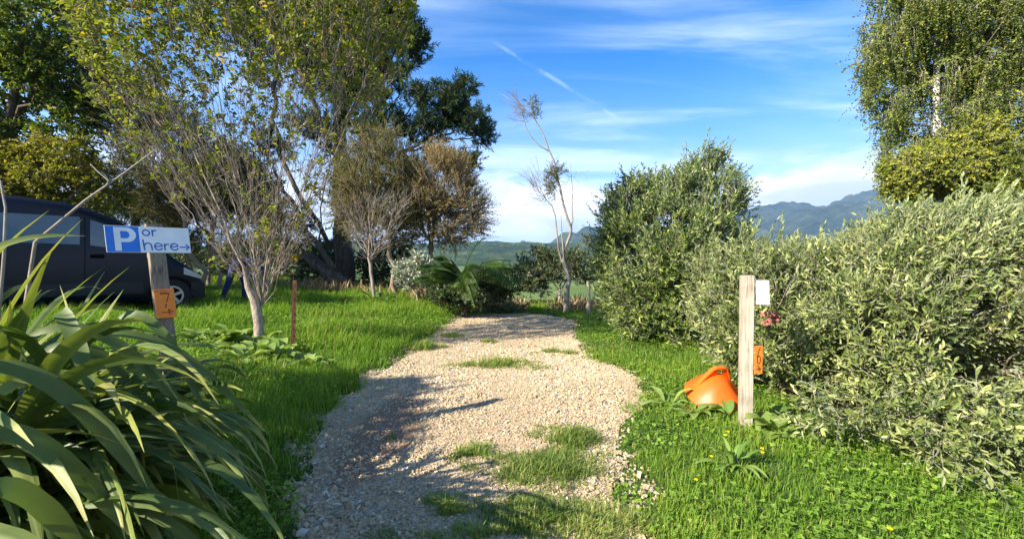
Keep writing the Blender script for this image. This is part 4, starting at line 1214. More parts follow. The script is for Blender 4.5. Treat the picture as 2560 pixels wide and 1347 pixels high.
def van():
    th = R(42)
    wx, wy = (430 - 1280) / FP * 9.3, 9.3
    gz = float(ground_z(wx, wy)) + 0.0
    # u runs forward from the front wheel centre, v to the left of the van, z up
    fwd = np.array((math.cos(th), math.sin(th), 0)); lef = np.array((-math.sin(th), math.cos(th), 0))
    HW = 0.86
    org = np.array((wx, wy, gz)) + lef * HW
    o = thing('parked_van', 'dark blue people carrier parked on the grass behind the parking sign', 'van', org)
    Mx = np.stack([fwd, lef, np.array((0, 0, 1.0))])
    def W(V): return np.asarray(V, float) @ Mx
    UZ = np.array([(-3.75, 1.2), (-3.70, 1.95), (-3.45, 2.13), (-2.9, 2.17), (-2.2, 2.18), (-1.58, 2.12), (-1.25, 2.02), (-.92, 1.87), (-.55, 1.64), (-.2, 1.34), (-.02, 1.15), (.19, .99), (.38, .86), (.52, .70), (.60, .52)])
    def zr(u): return np.interp(u, UZ[:, 0], UZ[:, 1])
    def hw(u, z):
        plan = np.interp(u, (-3.75, -3.5, -.3, .2, .45, .6), (.93, 1, 1, .95, .85, .70))
        tum = np.interp(z, (.2, .45, .95, 1.3, 2.2), (.95, 1.0, 1.0, .97, .80))
        return HW * plan * tum
    us = np.concatenate([np.linspace(-3.75, -3.4, 6), np.linspace(-3.2, -.6, 20), np.linspace(-.5, .6, 24)])
    rows = []
    for u in us:
        top = zr(u); sh = min(.22, max(.06, (top - .25) * .25)); zs = top - sh
        sec = [(0, .25)]
        zl = [.25, .3, .45, .6, .8, 1.0, 1.2, 1.5, 1.8]
        for z in np.linspace(.25, zs, 9): sec.append((hw(u, z), z))
        h0 = hw(u, zs)
        for a in np.linspace(10, 90, 8):
            sec.append((h0 * max(0.0, 1 - .30 * (1 - math.cos(R(a)))) if a < 80 else (h0 * .66 if a < 85 else 0), zs + sh * math.sin(R(a)) ** .8))
        rows.append([(u, -v, z) for v, z in sec])
    A = np.array(rows); nu, ns = A.shape[:2]
    Bm = A.copy(); Bm[:, :, 1] *= -1
    i = np.arange(nu - 1)[:, None] * ns; j = np.arange(ns - 1)[None, :]
    F = np.stack([i + j, i + ns + j, i + ns + j + 1, i + j + 1], -1).reshape(-1, 4)
    caps = []
    for k in (0, nu - 1):
        ring = np.vstack([A[k], Bm[k][::-1]]); c = ring.mean(0)
        V = np.vstack([ring, c]); n = len(ring)
        caps.append((W(V), np.array([[q, (q + 1) % n, n] for q in range(n)]), None))
    build('body', [(W(A.reshape(-1, 3)), F, None), (W(Bm.reshape(-1, 3)), F[:, ::-1], None)] + caps, M['van_paint'], o, smooth=True)
    def side_patch(poly_top, poly_bot, us_, off, nz=6):
        V = []
        for u in us_:
            zt = float(np.interp(u, *zip(*poly_top))); zb = float(np.interp(u, *zip(*poly_bot)))
            for z in np.linspace(zb, zt, nz): V.append((u, -(hw(u, z) + off), z))
        n = len(us_)
        F = np.array([[a * nz + b, (a + 1) * nz + b, (a + 1) * nz + b + 1, a * nz + b + 1] for a in range(n - 1) for b in range(nz - 1)])
        return W(V), F, None
    # windows: sliding door and rear quarter, then the front door
    win = [('window', [(-3.45, 1.84), (-1.30, 1.86)], [(-3.45, 1.36), (-1.30, 1.34)], np.linspace(-3.45, -2.55, 7)), ('window', [(-2.5, 1.86), (-1.36, 1.84)], [(-2.5, 1.36), (-1.36, 1.33)], np.linspace(-2.45, -1.36, 8)),
           ('window', [(-1.22, 1.80), (-.95, 1.69), (-.45, 1.36), (-.2, 1.19)], [(-1.22, 1.32), (-.2, 1.16)], np.linspace(-1.22, -.22, 12))]
    for nm, tp, bt, uu in win: build(nm, [side_patch(tp, bt, uu, .005)], M['glass'], o, smooth=True)
    # black seams of the doors
    seam = []
    for u0, zb, zt in ((-1.29, .45, 1.9), (-2.5, .45, 1.9), (-.28, .5, 1.1)): seam.append(side_patch([(u0 - .01, zt), (u0 + .01, zt)], [(u0 - .01, zb), (u0 + .01, zb)], [u0 - .006, u0 + .006], .003, 10))
    for q in seam: build('door_seam', [q], M['arch'], o)
    build('side_trim', [side_patch([(-3.6, .62), (-.45, .62)], [(-3.6, .40), (-.45, .40)], np.linspace(-3.3, -.45, 16), .012, 4)], M['van_trim'], o, smooth=True)
    build('bumper', [side_patch([(.33, .60), (.6, .56)], [(.33, .24), (.6, .26)], np.linspace(.33, .59, 6), .012, 5), ], M['van_trim'], o, smooth=True)
    # handle: a dished plate and a bar
    hb = build('door_handle', [box(W((-1.12, -(HW * .985 + .012), 1.12)), (.20, .02, .075), Mx.T, bevel=.008), box(W((-1.12, -(HW * .985 + .034), 1.125)), (.17, .022, .03), Mx.T, bevel=.008)], M['arch'], o)
    mir = [box(W((-.34, -(HW + .12), 1.16)), (.11, .20, .17), Mx.T, bevel=.035), box(W((-.32, -(HW + .01), 1.12)), (.06, .08, .05), Mx.T, bevel=.01)]
    mo = build('wing_mirror', mir, M['van_paint'], o, smooth=True)
    build('mirror_glass', [box(W((-.398, -(HW + .12), 1.16)), (.006, .16, .13), Mx.T, bevel=.002)], M['lamp'], mo)
    build('headlight', [side_patch([(.2, .90), (.5, .74)], [(.2, .76), (.5, .66)], np.linspace(.2, .5, 6), .006, 4)], M['lamp'], o, smooth=True)
    def disc(u, r0, r1, v, n=32, a0=0, a1=2 * math.pi):
        a = np.linspace(a0, a1, n)
        V = np.concatenate([np.stack([u + np.cos(a) * r0, np.full(n, v), .33 + np.sin(a) * r0], 1), np.stack([u + np.cos(a) * r1, np.full(n, v), .33 + np.sin(a) * r1], 1)])
        F = np.array([[k, k + 1, n + k + 1, n + k] for k in range(n - 1)])
        return W(V), F, None
    for u in (0.0, -2.75):
        a = np.linspace(-.15, math.pi + .15, 24)
        V = []
        for t_ in a:
            for r in (.0, .2, .345, .40): V.append((u + math.cos(t_) * r, -(float(hw(u + math.cos(t_) * r, .33 + max(0, math.sin(t_) * r))) + .008), .33 + math.sin(t_) * r))
        F = np.array([[q * 4 + b, (q + 1) * 4 + b, (q + 1) * 4 + b + 1, q * 4 + b + 1] for q in range(23) for b in range(3)])
        build('wheel_arch', [(W(V), F, None)], M['arch'], o)
        for sgn in (-1, 1):
            ring = np.array([(r, v) for r, v in ((.20, -.095), (.29, -.10), (.322, -.085), (.33, -.03), (.33, .03), (.322, .085), (.29, .10), (.20, .095))])
            n = 40; V = []
            for k in range(n):
                t_ = 2 * math.pi * k / n
                for r, v in ring: V.append((u + math.cos(t_) * r, sgn * (HW - .09) + v, .33 + math.sin(t_) * r))
            m_ = len(ring)
            F = np.array([[k * m_ + b, ((k + 1) % n) * m_ + b, ((k + 1) % n) * m_ + b + 1, k * m_ + b + 1] for k in range(n) for b in range(m_ - 1)])
            wl = build('wheel', [(W(V), F, None)], M['tyre'], o, smooth=True)
            vo = sgn * (HW - .01)
            sp = [disc(u, .165, .20, vo)]
            for k in range(5):
                t_ = 2 * math.pi * k / 5 + .4
                ca, sa = math.cos(t_), math.sin(t_)
                B = np.array(((ca, 0, -sa), (0, 1, 0), (sa, 0, ca)))
                c = np.array((u + ca * .10, vo, .33 + sa * .10))
                sp.append(box(W(c), (.16, .02, .055), Mx.T @ B, bevel=.006))
            sp.append(box(W((u, vo, .33)), (.09, .035, .09), Mx.T, bevel=.02))
            build('rim', sp, M['alloy'], wl)
            build('rim_well', [disc(u, .0, .2, vo - sgn * .05)], M['arch'], wl)


van()


# ------------------------------------------------------------------ the person at the far side of the lawn
M['navy'] = mat_plain('navy_cloth', (0.028, 0.045, 0.14), 0.85, 0.15, var=0.2, scale=14, bumps=0.3)
M['denim'] = mat_plain('blue_denim', (0.028, 0.042, 0.12), 0.85, 0.15, var=0.2, scale=14, bumps=0.3)
M['skin'] = mat_plain('skin', (0.5, 0.3, 0.22), 0.5, 0.35, var=0.06)
M['hair'] = mat_plain('dark_hair', (0.03, 0.02, 0.015), 0.7, 0.3, var=0.3)
M['shoe'] = mat_plain('dark_shoe', (0.03, 0.03, 0.035), 0.6, 0.3)


def skin_mesh(name, V, E, rad, mats, mat_fn, parent, levels=2):
    me = bpy.data.meshes.new(name + '_rig'); me.from_pydata([tuple(v) for v in V], E, [])
    ob = bpy.data.objects.new(name + '_rig', me); COL.objects.link(ob)
    md = ob.modifiers.new('skin', 'SKIN'); md.use_smooth_shade = True
    for i, r in enumerate(rad):
        r = r if isinstance(r, tuple) else (r, r)
        me.skin_vertices[0].data[i].radius = r
    me.skin_vertices[0].data[0].use_root = True
    sd = ob.modifiers.new('sub', 'SUBSURF'); sd.levels = levels; sd.render_levels = levels
    dg = bpy.context.evaluated_depsgraph_get()
    m2 = bpy.data.meshes.new_from_object(ob.evaluated_get(dg))
    bpy.data.objects.remove(ob); bpy.data.meshes.remove(me)
    m2.name = name; m2.materials.clear()
    for m in mats: m2.materials.append(m)
    for p in m2.polygons: p.material_index = mat_fn(p.center); p.use_smooth = True
    o = bpy.data.objects.new(name, m2); COL.objects.link(o); o.parent = parent
    return o


def person():
    d = 11.0
    base = gpt(590, d)
    o = thing('person', 'person in navy work clothes bending forward on the lawn behind the vase-shaped tree', 'person', base)
    # side view: legs planted apart on the left, trunk bent over to the right, arms hanging down to the ground
    s = 1.0
    J = {'pelvis': (.02, 0, .93), 'waist': (.14, 0, 1.02), 'chest': (.36, 0, 1.06), 'neck': (.53, 0, 1.05), 'skull': (.64, -.0, 1.06), 'crown': (.75, 0, 1.05),
         'hipL': (.0, -.10, .88), 'kneeL': (-.12, -.13, .48), 'ankL': (-.26, -.14, .08), 'toeL': (-.10, -.16, .04),
         'hipR': (.02, .10, .88), 'kneeR': (.14, .13, .48), 'ankR': (.10, .14, .08), 'toeR': (.26, .15, .04),
         'shL': (.46, -.18, 1.02), 'elL': (.50, -.22, .73), 'wrL': (.60, -.20, .50), 'shR': (.46, .18, 1.02), 'elR': (.52, .22, .73), 'wrR': (.63, .18, .50)}
    rad = {'pelvis': (.15, .12), 'waist': (.15, .115), 'chest': (.17, .125), 'neck': .058, 'skull': (.085, .095), 'crown': (.065, .075), 'hipL': .095, 'kneeL': .068, 'ankL': .05, 'toeL': .042,
           'hipR': .095, 'kneeR': .068, 'ankR': .05, 'toeR': .042, 'shL': .07, 'elL': .052, 'wrL': .036, 'shR': .07, 'elR': .052, 'wrR': .036}
    E = [('pelvis', 'waist'), ('waist', 'chest'), ('chest', 'neck'), ('neck', 'skull'), ('skull', 'crown'), ('pelvis', 'hipL'), ('hipL', 'kneeL'), ('kneeL', 'ankL'), ('ankL', 'toeL'),
         ('pelvis', 'hipR'), ('hipR', 'kneeR'), ('kneeR', 'ankR'), ('ankR', 'toeR'), ('chest', 'shL'), ('shL', 'elL'), ('elL', 'wrL'), ('chest', 'shR'), ('shR', 'elR'), ('elR', 'wrR')]
    # five fingers on each hand
    for sd, sg in (('L', -1), ('R', 1)):
        w = np.array(J['wr' + sd]); palm = w + (.03, -.0, -.075); J['pa' + sd] = tuple(palm); rad['pa' + sd] = (.036, .020); E.append(('wr' + sd, 'pa' + sd))
        for k in range(4):
            f = palm + np.array((.012 - .0 * k, -.027 + .018 * k, -.035)); f2 = f + np.array((.012, 0, -.032 + .004 * abs(k - 1.4))); f3 = f2 + np.array((-.004, 0, -.026))
            for q, v, r in ((1, f, .0095), (2, f2, .009), (3, f3, .0075)):
                J[f'f{sd}{k}{q}'] = tuple(v); rad[f'f{sd}{k}{q}'] = r
            E += [('pa' + sd, f'f{sd}{k}1'), (f'f{sd}{k}1', f'f{sd}{k}2'), (f'f{sd}{k}2', f'f{sd}{k}3')]
        t1 = palm + np.array((.018, -.04 * 1, .012)); t2 = t1 + np.array((.016, -.012, -.03))
        J['t' + sd + '1'] = tuple(t1); J['t' + sd + '2'] = tuple(t2); rad['t' + sd + '1'] = .011; rad['t' + sd + '2'] = .009
        E += [('pa' + sd, 't' + sd + '1'), ('t' + sd + '1', 't' + sd + '2')]
    keys = list(J); ix = {k: i for i, k in enumerate(keys)}
    def mf(c):
        if c.z < .12 and c.x < .35: return 3
        if c.x > .50 and c.z > .93: return 0
        if c.z < .49 and c.x > .5: return 0
        if c.z < .90 and c.x < .30: return 2
        return 1
    skin_mesh('body', [J[k] for k in keys], [(ix[a], ix[b]) for a, b in E], [rad[k] for k in keys], [M['skin'], M['navy'], M['denim'], M['shoe']], mf, o)
    # hair over the back and top of the lowered head, and the face turned to the ground
    hp = []
    bm = bmesh.new(); bmesh.ops.create_uvsphere(bm, u_segments=20, v_segments=14, radius=1)
    for v in bm.verts: v.co = Vector((v.co.x * .125, v.co.y * .098, max(v.co.z, -.15) * .115))
    hp.append(from_bm(bm, (.69, 0, 1.065)))
    build('hair', hp, M['hair'], o, smooth=True)
    fc = []
    for sx, sy, sz, px, py, pz in ((.02, .018, .03, .70, 0, .955), (.012, .014, .01, .725, .03, .972), (.012, .014, .01, .725, -.03, .972), (.012, .03, .009, .665, 0, .965), (.03, .012, .03, .66, .093, 1.05), (.03, .012, .03, .66, -.093, 1.05)):
        bm = bmesh.new(); bmesh.ops.create_uvsphere(bm, u_segments=10, v_segments=8, radius=1)
        for v in bm.verts: v.co = Vector((v.co.x * sx, v.co.y * sy, v.co.z * sz))
        fc.append(from_bm(bm, (px, py, pz)))
    for q, nm in zip(fc, ('nose', 'eye', 'eye', 'mouth', 'ear', 'ear')): build(nm, [q], M['skin'], o, smooth=True)


person()

# ------------------------------------------------------------------ the orange float
def mat_float():
    m, t, out = mat_new('orange_plastic')
    co = t.node('ShaderNodeTexCoord').outputs['Object']
    n1 = t.noise(co, 5, 5); n2 = t.noise(co, 60, 4)
    c = t.mix(t.smooth(n1, .35, .7), (0.74, 0.095, 0.004, 1), (0.78, 0.125, 0.008, 1))
    c = t.mix(t.math('MULTIPLY', t.smooth(n2, .58, .75), .3), c, (.45, .16, .05, 1))
    c = t.mix(t.math('MULTIPLY', t.smooth(t.noise(co, 11, 6, .7), .55, .72), .45), c, (.30, .10, .03, 1))
    p = principled(t, c, 0.45, .4, 0, bump(t, n2, .15, .004))
    p.inputs['Subsurface Weight'].default_value = 0.0
    t.l.new(p.outputs[0], out.inputs[0]); return m


M['float'] = mat_float()


def orange_float():
    d = 4.95
    c = gpt(1790, d)
    o = thing('buoy', 'orange plastic dome with a moulded carrying handle lying tilted in the grass', 'buoy', c)
    # dome: flattened half ball with a lip, tilted towards the left front
    n, m = 48, 16
    prof = [(0.0, .240), (.04, .238), (.09, .226), (.14, .198), (.195, .155), (.245, .105), (.288, .055), (.314, .018), (.325, 0.0), (.34, -.008), (.337, -.024), (.31, -.03)]
    V = []
    for k in range(n):
        a = 2 * math.pi * k / n
        rib = 1 + .018 * max(0, math.cos(a * 7)) ** 8
        for r, z in prof: V.append((math.cos(a) * r * rib * .94, math.sin(a) * r * rib * .94, z * .92))
    mm = len(prof)
    F = np.array([[k * mm + b, ((k + 1) % n) * mm + b, ((k + 1) % n) * mm + b + 1, k * mm + b + 1] for k in range(n) for b in range(mm - 1)])
    tilt = Matrix.Rotation(R(22), 3, 'X') @ Matrix.Rotation(R(2), 3, 'Y') @ Matrix.Rotation(R(8), 3, 'Z')
    T = np.array(tilt)
    off = np.array((.01, .02, .135))
    V = np.array(V); dn = vnoise(V[:, 0] * 7 + 3, V[:, 1] * 7 + 9, 5) - .5
    V = V * (1 + .07 * dn[:, None]); V[:, 2] -= .05 * np.exp(-((V[:, 0] - .17) ** 2 + (V[:, 1] + .1) ** 2) / .01)
    build('dome', [(V @ T.T + off, F, None)], M['float'], o, smooth=True)
    # handle: a flat strap bent over the crown with a finger hole below it
    pts = [(-.20, .05, .12), (-.12, .06, .215), (-.065, .06, .28), (-.03, .06, .30), (.06, .06, .30), (.095, .06, .278), (.13, .06, .21), (.16, .06, .14)]
    sec = [(-.022, -.011), (.022, -.011), (.026, 0), (.022, .011), (-.022, .011), (-.026, 0)]
    V = []; P = np.array(pts); Tn = unit(np.gradient(P, axis=0))
    for p, t_ in zip(P, Tn):
        nn = np.array((-t_[2], 0, t_[0]))
        for a, b in sec: V.append(p + np.array((0, 1, 0)) * a + nn * b)
    k = len(sec)
    F = np.array([[i * k + j, (i + 1) * k + j, (i + 1) * k + (j + 1) % k, i * k + (j + 1) % k] for i in range(len(P) - 1) for j in range(k)])
    web = []
    for sg in (-1, 1):
        a0, a1, a2, a3 = ((-.20, .0, -.01, -.075) if sg < 0 else (.16, .065, .06, .10))
        q = np.array([(x, .06 + y, zq) for y in (.012, -.012) for x, zq in ((a0, .10), (a1, .18), (a2, .268), (a3, .245))])
        web.append((q @ T.T + off, np.array([[0, 1, 2, 3], [4, 7, 6, 5], [0, 4, 5, 1], [1, 5, 6, 2], [2, 6, 7, 3], [3, 7, 4, 0]]), None))
    build('handle', [(np.array(V) @ T.T + off, F, None)] + web, M['float'], o)


orange_float()

M['pink_cloth'] = mat_plain('pink_cloth', (0.42, 0.15, 0.125), 0.9, 0.1, var=0.2)


def rag():
    rng = np.random.default_rng(6)
    c = at(1925, 795, 5.15)
    n = 14
    u = np.linspace(-1, 1, n)
    X, Z = np.meshgrid(u * .10, u * .07, indexing='ij')
    Y = (fbm(X * 18 + 5, Z * 18 + 2, 3, 3) - .5) * .16
    Z = Z + (fbm(X * 12, Z * 9, 8, 2) - .5) * .06
    V = np.stack([X, Y, Z], -1).reshape(-1, 3)
    F = np.array([[i * n + j, (i + 1) * n + j, (i + 1) * n + j + 1, i * n + j + 1] for i in range(n - 1) for j in range(n - 1)])
    o = build('rag', [(V, F, None), (V + (0, .004, 0), F[:, ::-1], None)], M['pink_cloth'], smooth=True)
    o.location = c
    tag(o, 'crumpled faded pink rag caught in the olive twigs beside the marker post', 'rag')


rag()

# ------------------------------------------------------------------ flax
def flax():
    rng = np.random.default_rng(15)
    b = np.array((-2.55, 2.1, float(ground_z(-2.55, 2.1))))
    o = thing('flax_plant', 'huge clump of arching sword-shaped green leaves filling the lower left corner', 'flax', b)
    parts = []
    def blade(p0, az, el, L, W, sag, twist, tint, seg=14, roll=0.0, tip=0.15, crown=True):
        s = np.linspace(0, 1, seg + 1)
        P = [np.array(p0, float)]; e = el
        for k in range(seg):
            st = L / seg
            e_k = el - sag * (s[k] ** 1.5)
            P.append(P[-1] + st * np.array((math.cos(az) * math.cos(e_k), math.sin(az) * math.cos(e_k), math.sin(e_k))))
        P = np.array(P)
        g = ground_z(P[:, 0], P[:, 1]) + .03
        P[:, 2] = np.maximum(P[:, 2], g)
        if crown and np.any((P[:, 1] > .3) & (HOR - (P[:, 2] - CAMZ) / np.maximum(P[:, 1], .3) * FP < np.interp(1280 + P[:, 0] / np.maximum(P[:, 1], .3) * FP, (-200, 60, 200, 330, 420, 520, 600, 680, 740), (540, 590, 640, 680, 735, 800, 890, 1040, 1400)))): return
        T = unit(np.gradient(P, axis=0))
        side = np.array((-math.sin(az), math.cos(az), 0.0))
        nrm = np.cross(side[None], T)
        tw = roll + twist * s
        Sd = side[None] * np.cos(tw)[:, None] + nrm * np.sin(tw)[:, None]
        Nn = np.cross(Sd, T)
        w = W * np.where(s < .55, .62 + .38 * np.sin(s / .55 * math.pi / 2), np.clip(1 - ((s - .55) / .45) ** 1.9, 0.02, 1))
        fold = .20 * (1 - s * .7)
        rip = 1 + .03 * np.sin(s * 23 + az * 7)
        Lp = P + Sd * (w * rip / 2)[:, None] - Nn * (w * fold)[:, None] * -1
        Rp = P - Sd * (w / 2)[:, None] - Nn * (w * fold)[:, None] * -1
        V = np.stack([Lp, (Lp + P) / 2 + Nn * (w * .02)[:, None], P, (Rp + P) / 2 + Nn * (w * .02)[:, None], Rp], 1).reshape(-1, 3)
        n = len(s)
        F = np.array([[5 * k + c, 5 * k + c + 1, 5 * k + c + 6, 5 * k + c + 5] for k in range(n - 1) for c in range(4)])
        tt = np.full((n, 5), tint) + rng.normal(0, .03, (n, 1)) + rng.normal(0, .035, (1, 5)); tt[:, 2] -= .09; tt[:, (0, 4)] += .05
        tt = np.where(s[:, None] > 1 - tip * rng.uniform(.2, 1.6), np.maximum(tt, .78), tt)
        parts.append((V, F, np.clip(tt.ravel(), 0, 1)))
    for i in range(560):
        fan = rng.integers(0, 12)
        fa = fan * 2.4; fr = .08 + .05 * fan
        p0 = b + np.array((math.cos(fa) * fr, math.sin(fa) * fr * .9, -.03)) + rng.normal(0, .04, 3) * (1, 1, .2)
        az = rng.uniform(-math.pi, math.pi)
        if rng.random() < .62: az = rng.normal(-.1, 1.0)
        el = R(rng.uniform(42, 86))
        L = rng.uniform(1.15, 2.25)
        sag = R(rng.uniform(80, 160)) if rng.random() < .86 else R(rng.uniform(15, 60))
        blade(p0, az, el, L, rng.uniform(.034, .066), sag, rng.normal(0, .9), float(np.clip(rng.normal(.42, .15), .1, .8)), roll=rng.normal(0, .55))
    # a few old broad leaves that cross in front, and dead brown ones at the base
    for x0, y0, d0, x1, y1, d1, W, bow, ti in ((-60, 930, 1.5, 445, 1315, 1.75, .056, .16, .45), (-80, 1090, 1.35, 350, 1360, 1.6, .056, .12, .42), (150, 780, 1.9, 240, 1010, 1.8, .06, .05, .50), (60, 860, 1.9, 580, 1185, 2.25, .048, .26, .52), (200, 860, 2.2, 670, 1085, 2.55, .045, .2, .46),
                                               (0, 985, 1.6, 330, 1000, 2.0, .05, .08, .74), (100, 900, 2.0, 450, 1150, 2.2, .048, .22, .36), (-50, 640, 1.6, 215, 590, 2.0, .04, .03, .72), (300, 800, 2.4, 590, 1195, 2.45, .05, .24, .48), (-40, 1230, 1.2, 230, 1400, 1.4, .055, .07, .4)):
        p, q = at(x0, y0, d0), at(x1, y1, d1)
        s = np.linspace(0, 1, 15)[:, None]
        P = p * (1 - s) + q * s; P[:, 2] += (np.sin(s[:, 0] ** .8 * math.pi) * bow)
        T = unit(np.gradient(P, axis=0)); up = np.array((.25, -.75, .6)); Sd = unit(np.cross(T, up)); Nn = np.cross(Sd, T)
        s = s[:, 0]
        w = W * np.where(s < .5, .9 + .1 * s / .5, np.clip(1 - ((s - .5) / .5) ** 2.1, .02, 1)) * (1 + .04 * np.sin(s * 17 + x0))
        V = np.stack([P + Sd * (w / 2)[:, None] + Nn * (w * .14)[:, None], P, P - Sd * (w / 2)[:, None] + Nn * (w * .14)[:, None]], 1).reshape(-1, 3)
        F = np.array([[3 * k + c, 3 * k + c + 1, 3 * k + c + 4, 3 * k + c + 3] for k in range(14) for c in (0, 1)])
        tt = np.full((15, 3), ti); tt[:, 1] -= .07; tt[-2:] = .86
        parts.append((V, F, tt.ravel()))
    for i in range(40):
        blade(b + rng.normal(0, .2, 3) * (1, 1, .2), rng.normal(-.2, 1.1), R(rng.uniform(10, 50)), rng.uniform(.5, 1.1), rng.uniform(.02, .045), R(rng.uniform(50, 120)), rng.normal(0, 1.2), float(rng.uniform(.86, 1.0)), roll=rng.normal(0, .8))
    # the low outer leaves that trail to the right over the grass
    for i in range(100):
        az = rng.uniform(-.75, .55)
        p0 = b + np.array((.12, 0, .05)) + rng.normal(0, .16, 3) * (1, 1.6, .3)
        blade(p0, az, R(rng.uniform(45, 70)), rng.uniform(1.2, 1.75), rng.uniform(.034, .06), R(rng.uniform(95, 130)), rng.normal(0, .35), float(np.clip(rng.normal(.42, .1), .15, .7)), roll=rng.normal(0, .3))
    # stiff upright ones, the highest tinted paler as if sunlit
    for x, y, dd, az, L, W, ti in ((60, 575, 1.95, .25, .75, .035, .72), (150, 590, 2.1, .55, .6, .03, .74), (60, 680, 1.7, -.1, .6, .045, .55), (200, 700, 2.3, .5, .7, .04, .5), (260, 700, 2.4, .4, .6, .035, .62), (30, 780, 1.6, .1, .6, .05, .5)):
        tip = at(x + 70, y, dd); root = b + rng.normal(0, .12, 3) * (1, 1, 0) + (0, 0, .1)
        v = tip - root; Lr = np.linalg.norm(v); azr = math.atan2(v[1], v[0]); el = math.asin(v[2] / Lr)
        blade(root, azr, el + .3, Lr * 1.07, W, .75, .3, ti, crown=False)
    build('leaves', local(parts, b), M['flax'], o, smooth=True)
    # the old flower stalk that leans over the van
    st = [b + (.05, .1, .1), at(88, 605, 2.15), at(215, 500, 2.25), at(305, 437, 2.32), at(392, 372, 2.4)]
    fork = [at(268, 462, 2.29), at(272, 452, 2.29), at(240, 425, 2.3), at(226, 410, 2.3)]
    f2 = [at(272, 452, 2.29), at(262, 436, 2.28), at(252, 430, 2.27)]
    f3 = [b + (-.1, .2, .1), at(10, 640, 2.0), at(14, 520, 2.05), at(2, 455, 2.1), at(-30, 400, 2.1)]
    build('flower_stalk', local([tube(st, [.009, .0075, .006, .0048, .003], 7), tube(fork, [.005, .004, .003, .002], 5), tube(f2, [.003, .003, .002], 5), tube(f3, [.007, .006, .005, .0045, .003], 6)], b), M['bark_grey'], o, smooth=True)


flax()


def shade_trees():
    # the trees just out of the picture on the left; their shadows lie over the flax, the verge and the far lawn
    def wb(x, y, z, r, rz):
        return (1280 + FP * x / y, HOR - (z - CAMZ) / y * FP, r / y * FP, rz / y * FP, y, r)
    for x, y, top, blobs, lab, sd in ((-6.6, 1.6, 3.6, [(-6.6, 2.2, 2.8, .9, 1.0), (-6.5, 1.2, 2.9, .9, .9), (-6.4, .3, 2.3, .9, .8), (-6.3, 2.6, 2.0, .6, .7)], 'leafy garden tree shading the near verge from beyond the left edge', 91),
                                      (-12.2, 7.4, 6.4, [(-12.2, 7.4, 4.2, 1.5, 1.9), (-11.6, 7.0, 2.8, 1.2, 1.2), (-12.6, 8.2, 3.2, 1.2, 1.5)], 'taller leafy tree shading the far lawn from beyond the left edge', 92)):
        px = 1280 + FP * x / y
        def w(q): return (1280 + FP * x / y, HOR - (q - CAMZ) / y * FP)
        broadleaf('broadleaf_tree', px, y, lab, [[w(1.2), w(top * .6)], [w(1.2), w(top * .75)]], [wb(*b) for b in blobs], M['broad'], M['bark_dark'], 420, sd, .10, 5, 8, .34, .09, .055, (.4, .2), attach=1, gap=.3)


shade_trees()


# ------------------------------------------------------------------ ground cover
def in_track(x, y, soft=0.0, seed=0):
    """signed distance-like measure, positive inside the gravel"""
    e = (vnoise(x * 1.6, y * 1.6, 16) - .5) * .3 + (vnoise(x * 3.2, y * 3.2, 17) - .5) * .28 + (vnoise(x * 8, y * 8, 18) - .5) * .16
    return np.minimum(x - path_left(y), path_right(y) - x) + e


def track_end(x, y): return 13.7 - y + (vnoise(x * 1.5, y * 1.5, 19) - .5) * .6


def scatter(rng, n, y0, y1, wid=1.32):
    y = rng.uniform(y0, y1, n)
    x = rng.uniform(-1, 1, n) * (wid * y + .4)
    return x, y


def blades(x, y, h, w, rng, tint, lean=.5, droop=.5):
    n = len(x)
    z = ground_z(x, y) - .008
    P = np.stack([x, y, z], 1)
    a = rng.uniform(0, 2 * math.pi, n)
    dx = np.stack([np.cos(a), np.sin(a), np.zeros(n)], 1)
    sd = np.stack([-np.sin(a), np.cos(a), np.zeros(n)], 1)
    ln = np.abs(rng.normal(0, lean, n))[:, None]
    d1 = unit(np.array((0, 0, 1.0)) + dx * ln); d2 = unit(d1 + dx * droop * rng.uniform(.3, 1.4, n)[:, None] - np.array((0, 0, .3)) * ln)
    hh = h[:, None]
    Mi = P + d1 * hh * .55; Ti = Mi + d2 * hh * .5
    ww = (w / 2)[:, None]
    V = np.stack([P - sd * ww, P + sd * ww, Mi + sd * ww * .8, Mi - sd * ww * .8, Ti], 1).reshape(-1, 3)
    b = np.arange(n)[:, None] * 5
    T = np.repeat(tint, 5)
    return [(V, b + np.array([[0, 1, 2, 3]]), T), (np.zeros((0, 3)), np.zeros((0, 3), int), None)], (V, b + np.array([[3, 2, 4]]), T)


def merge_blades(q):
    (a, _), t = q
    # share the vertices: quads and tip triangles in one block
    V, F4, T = a
    return [(V, F4, T), (V[t[1].ravel()], np.arange(len(t[1]) * 3).reshape(-1, 3), T[t[1].ravel()])]


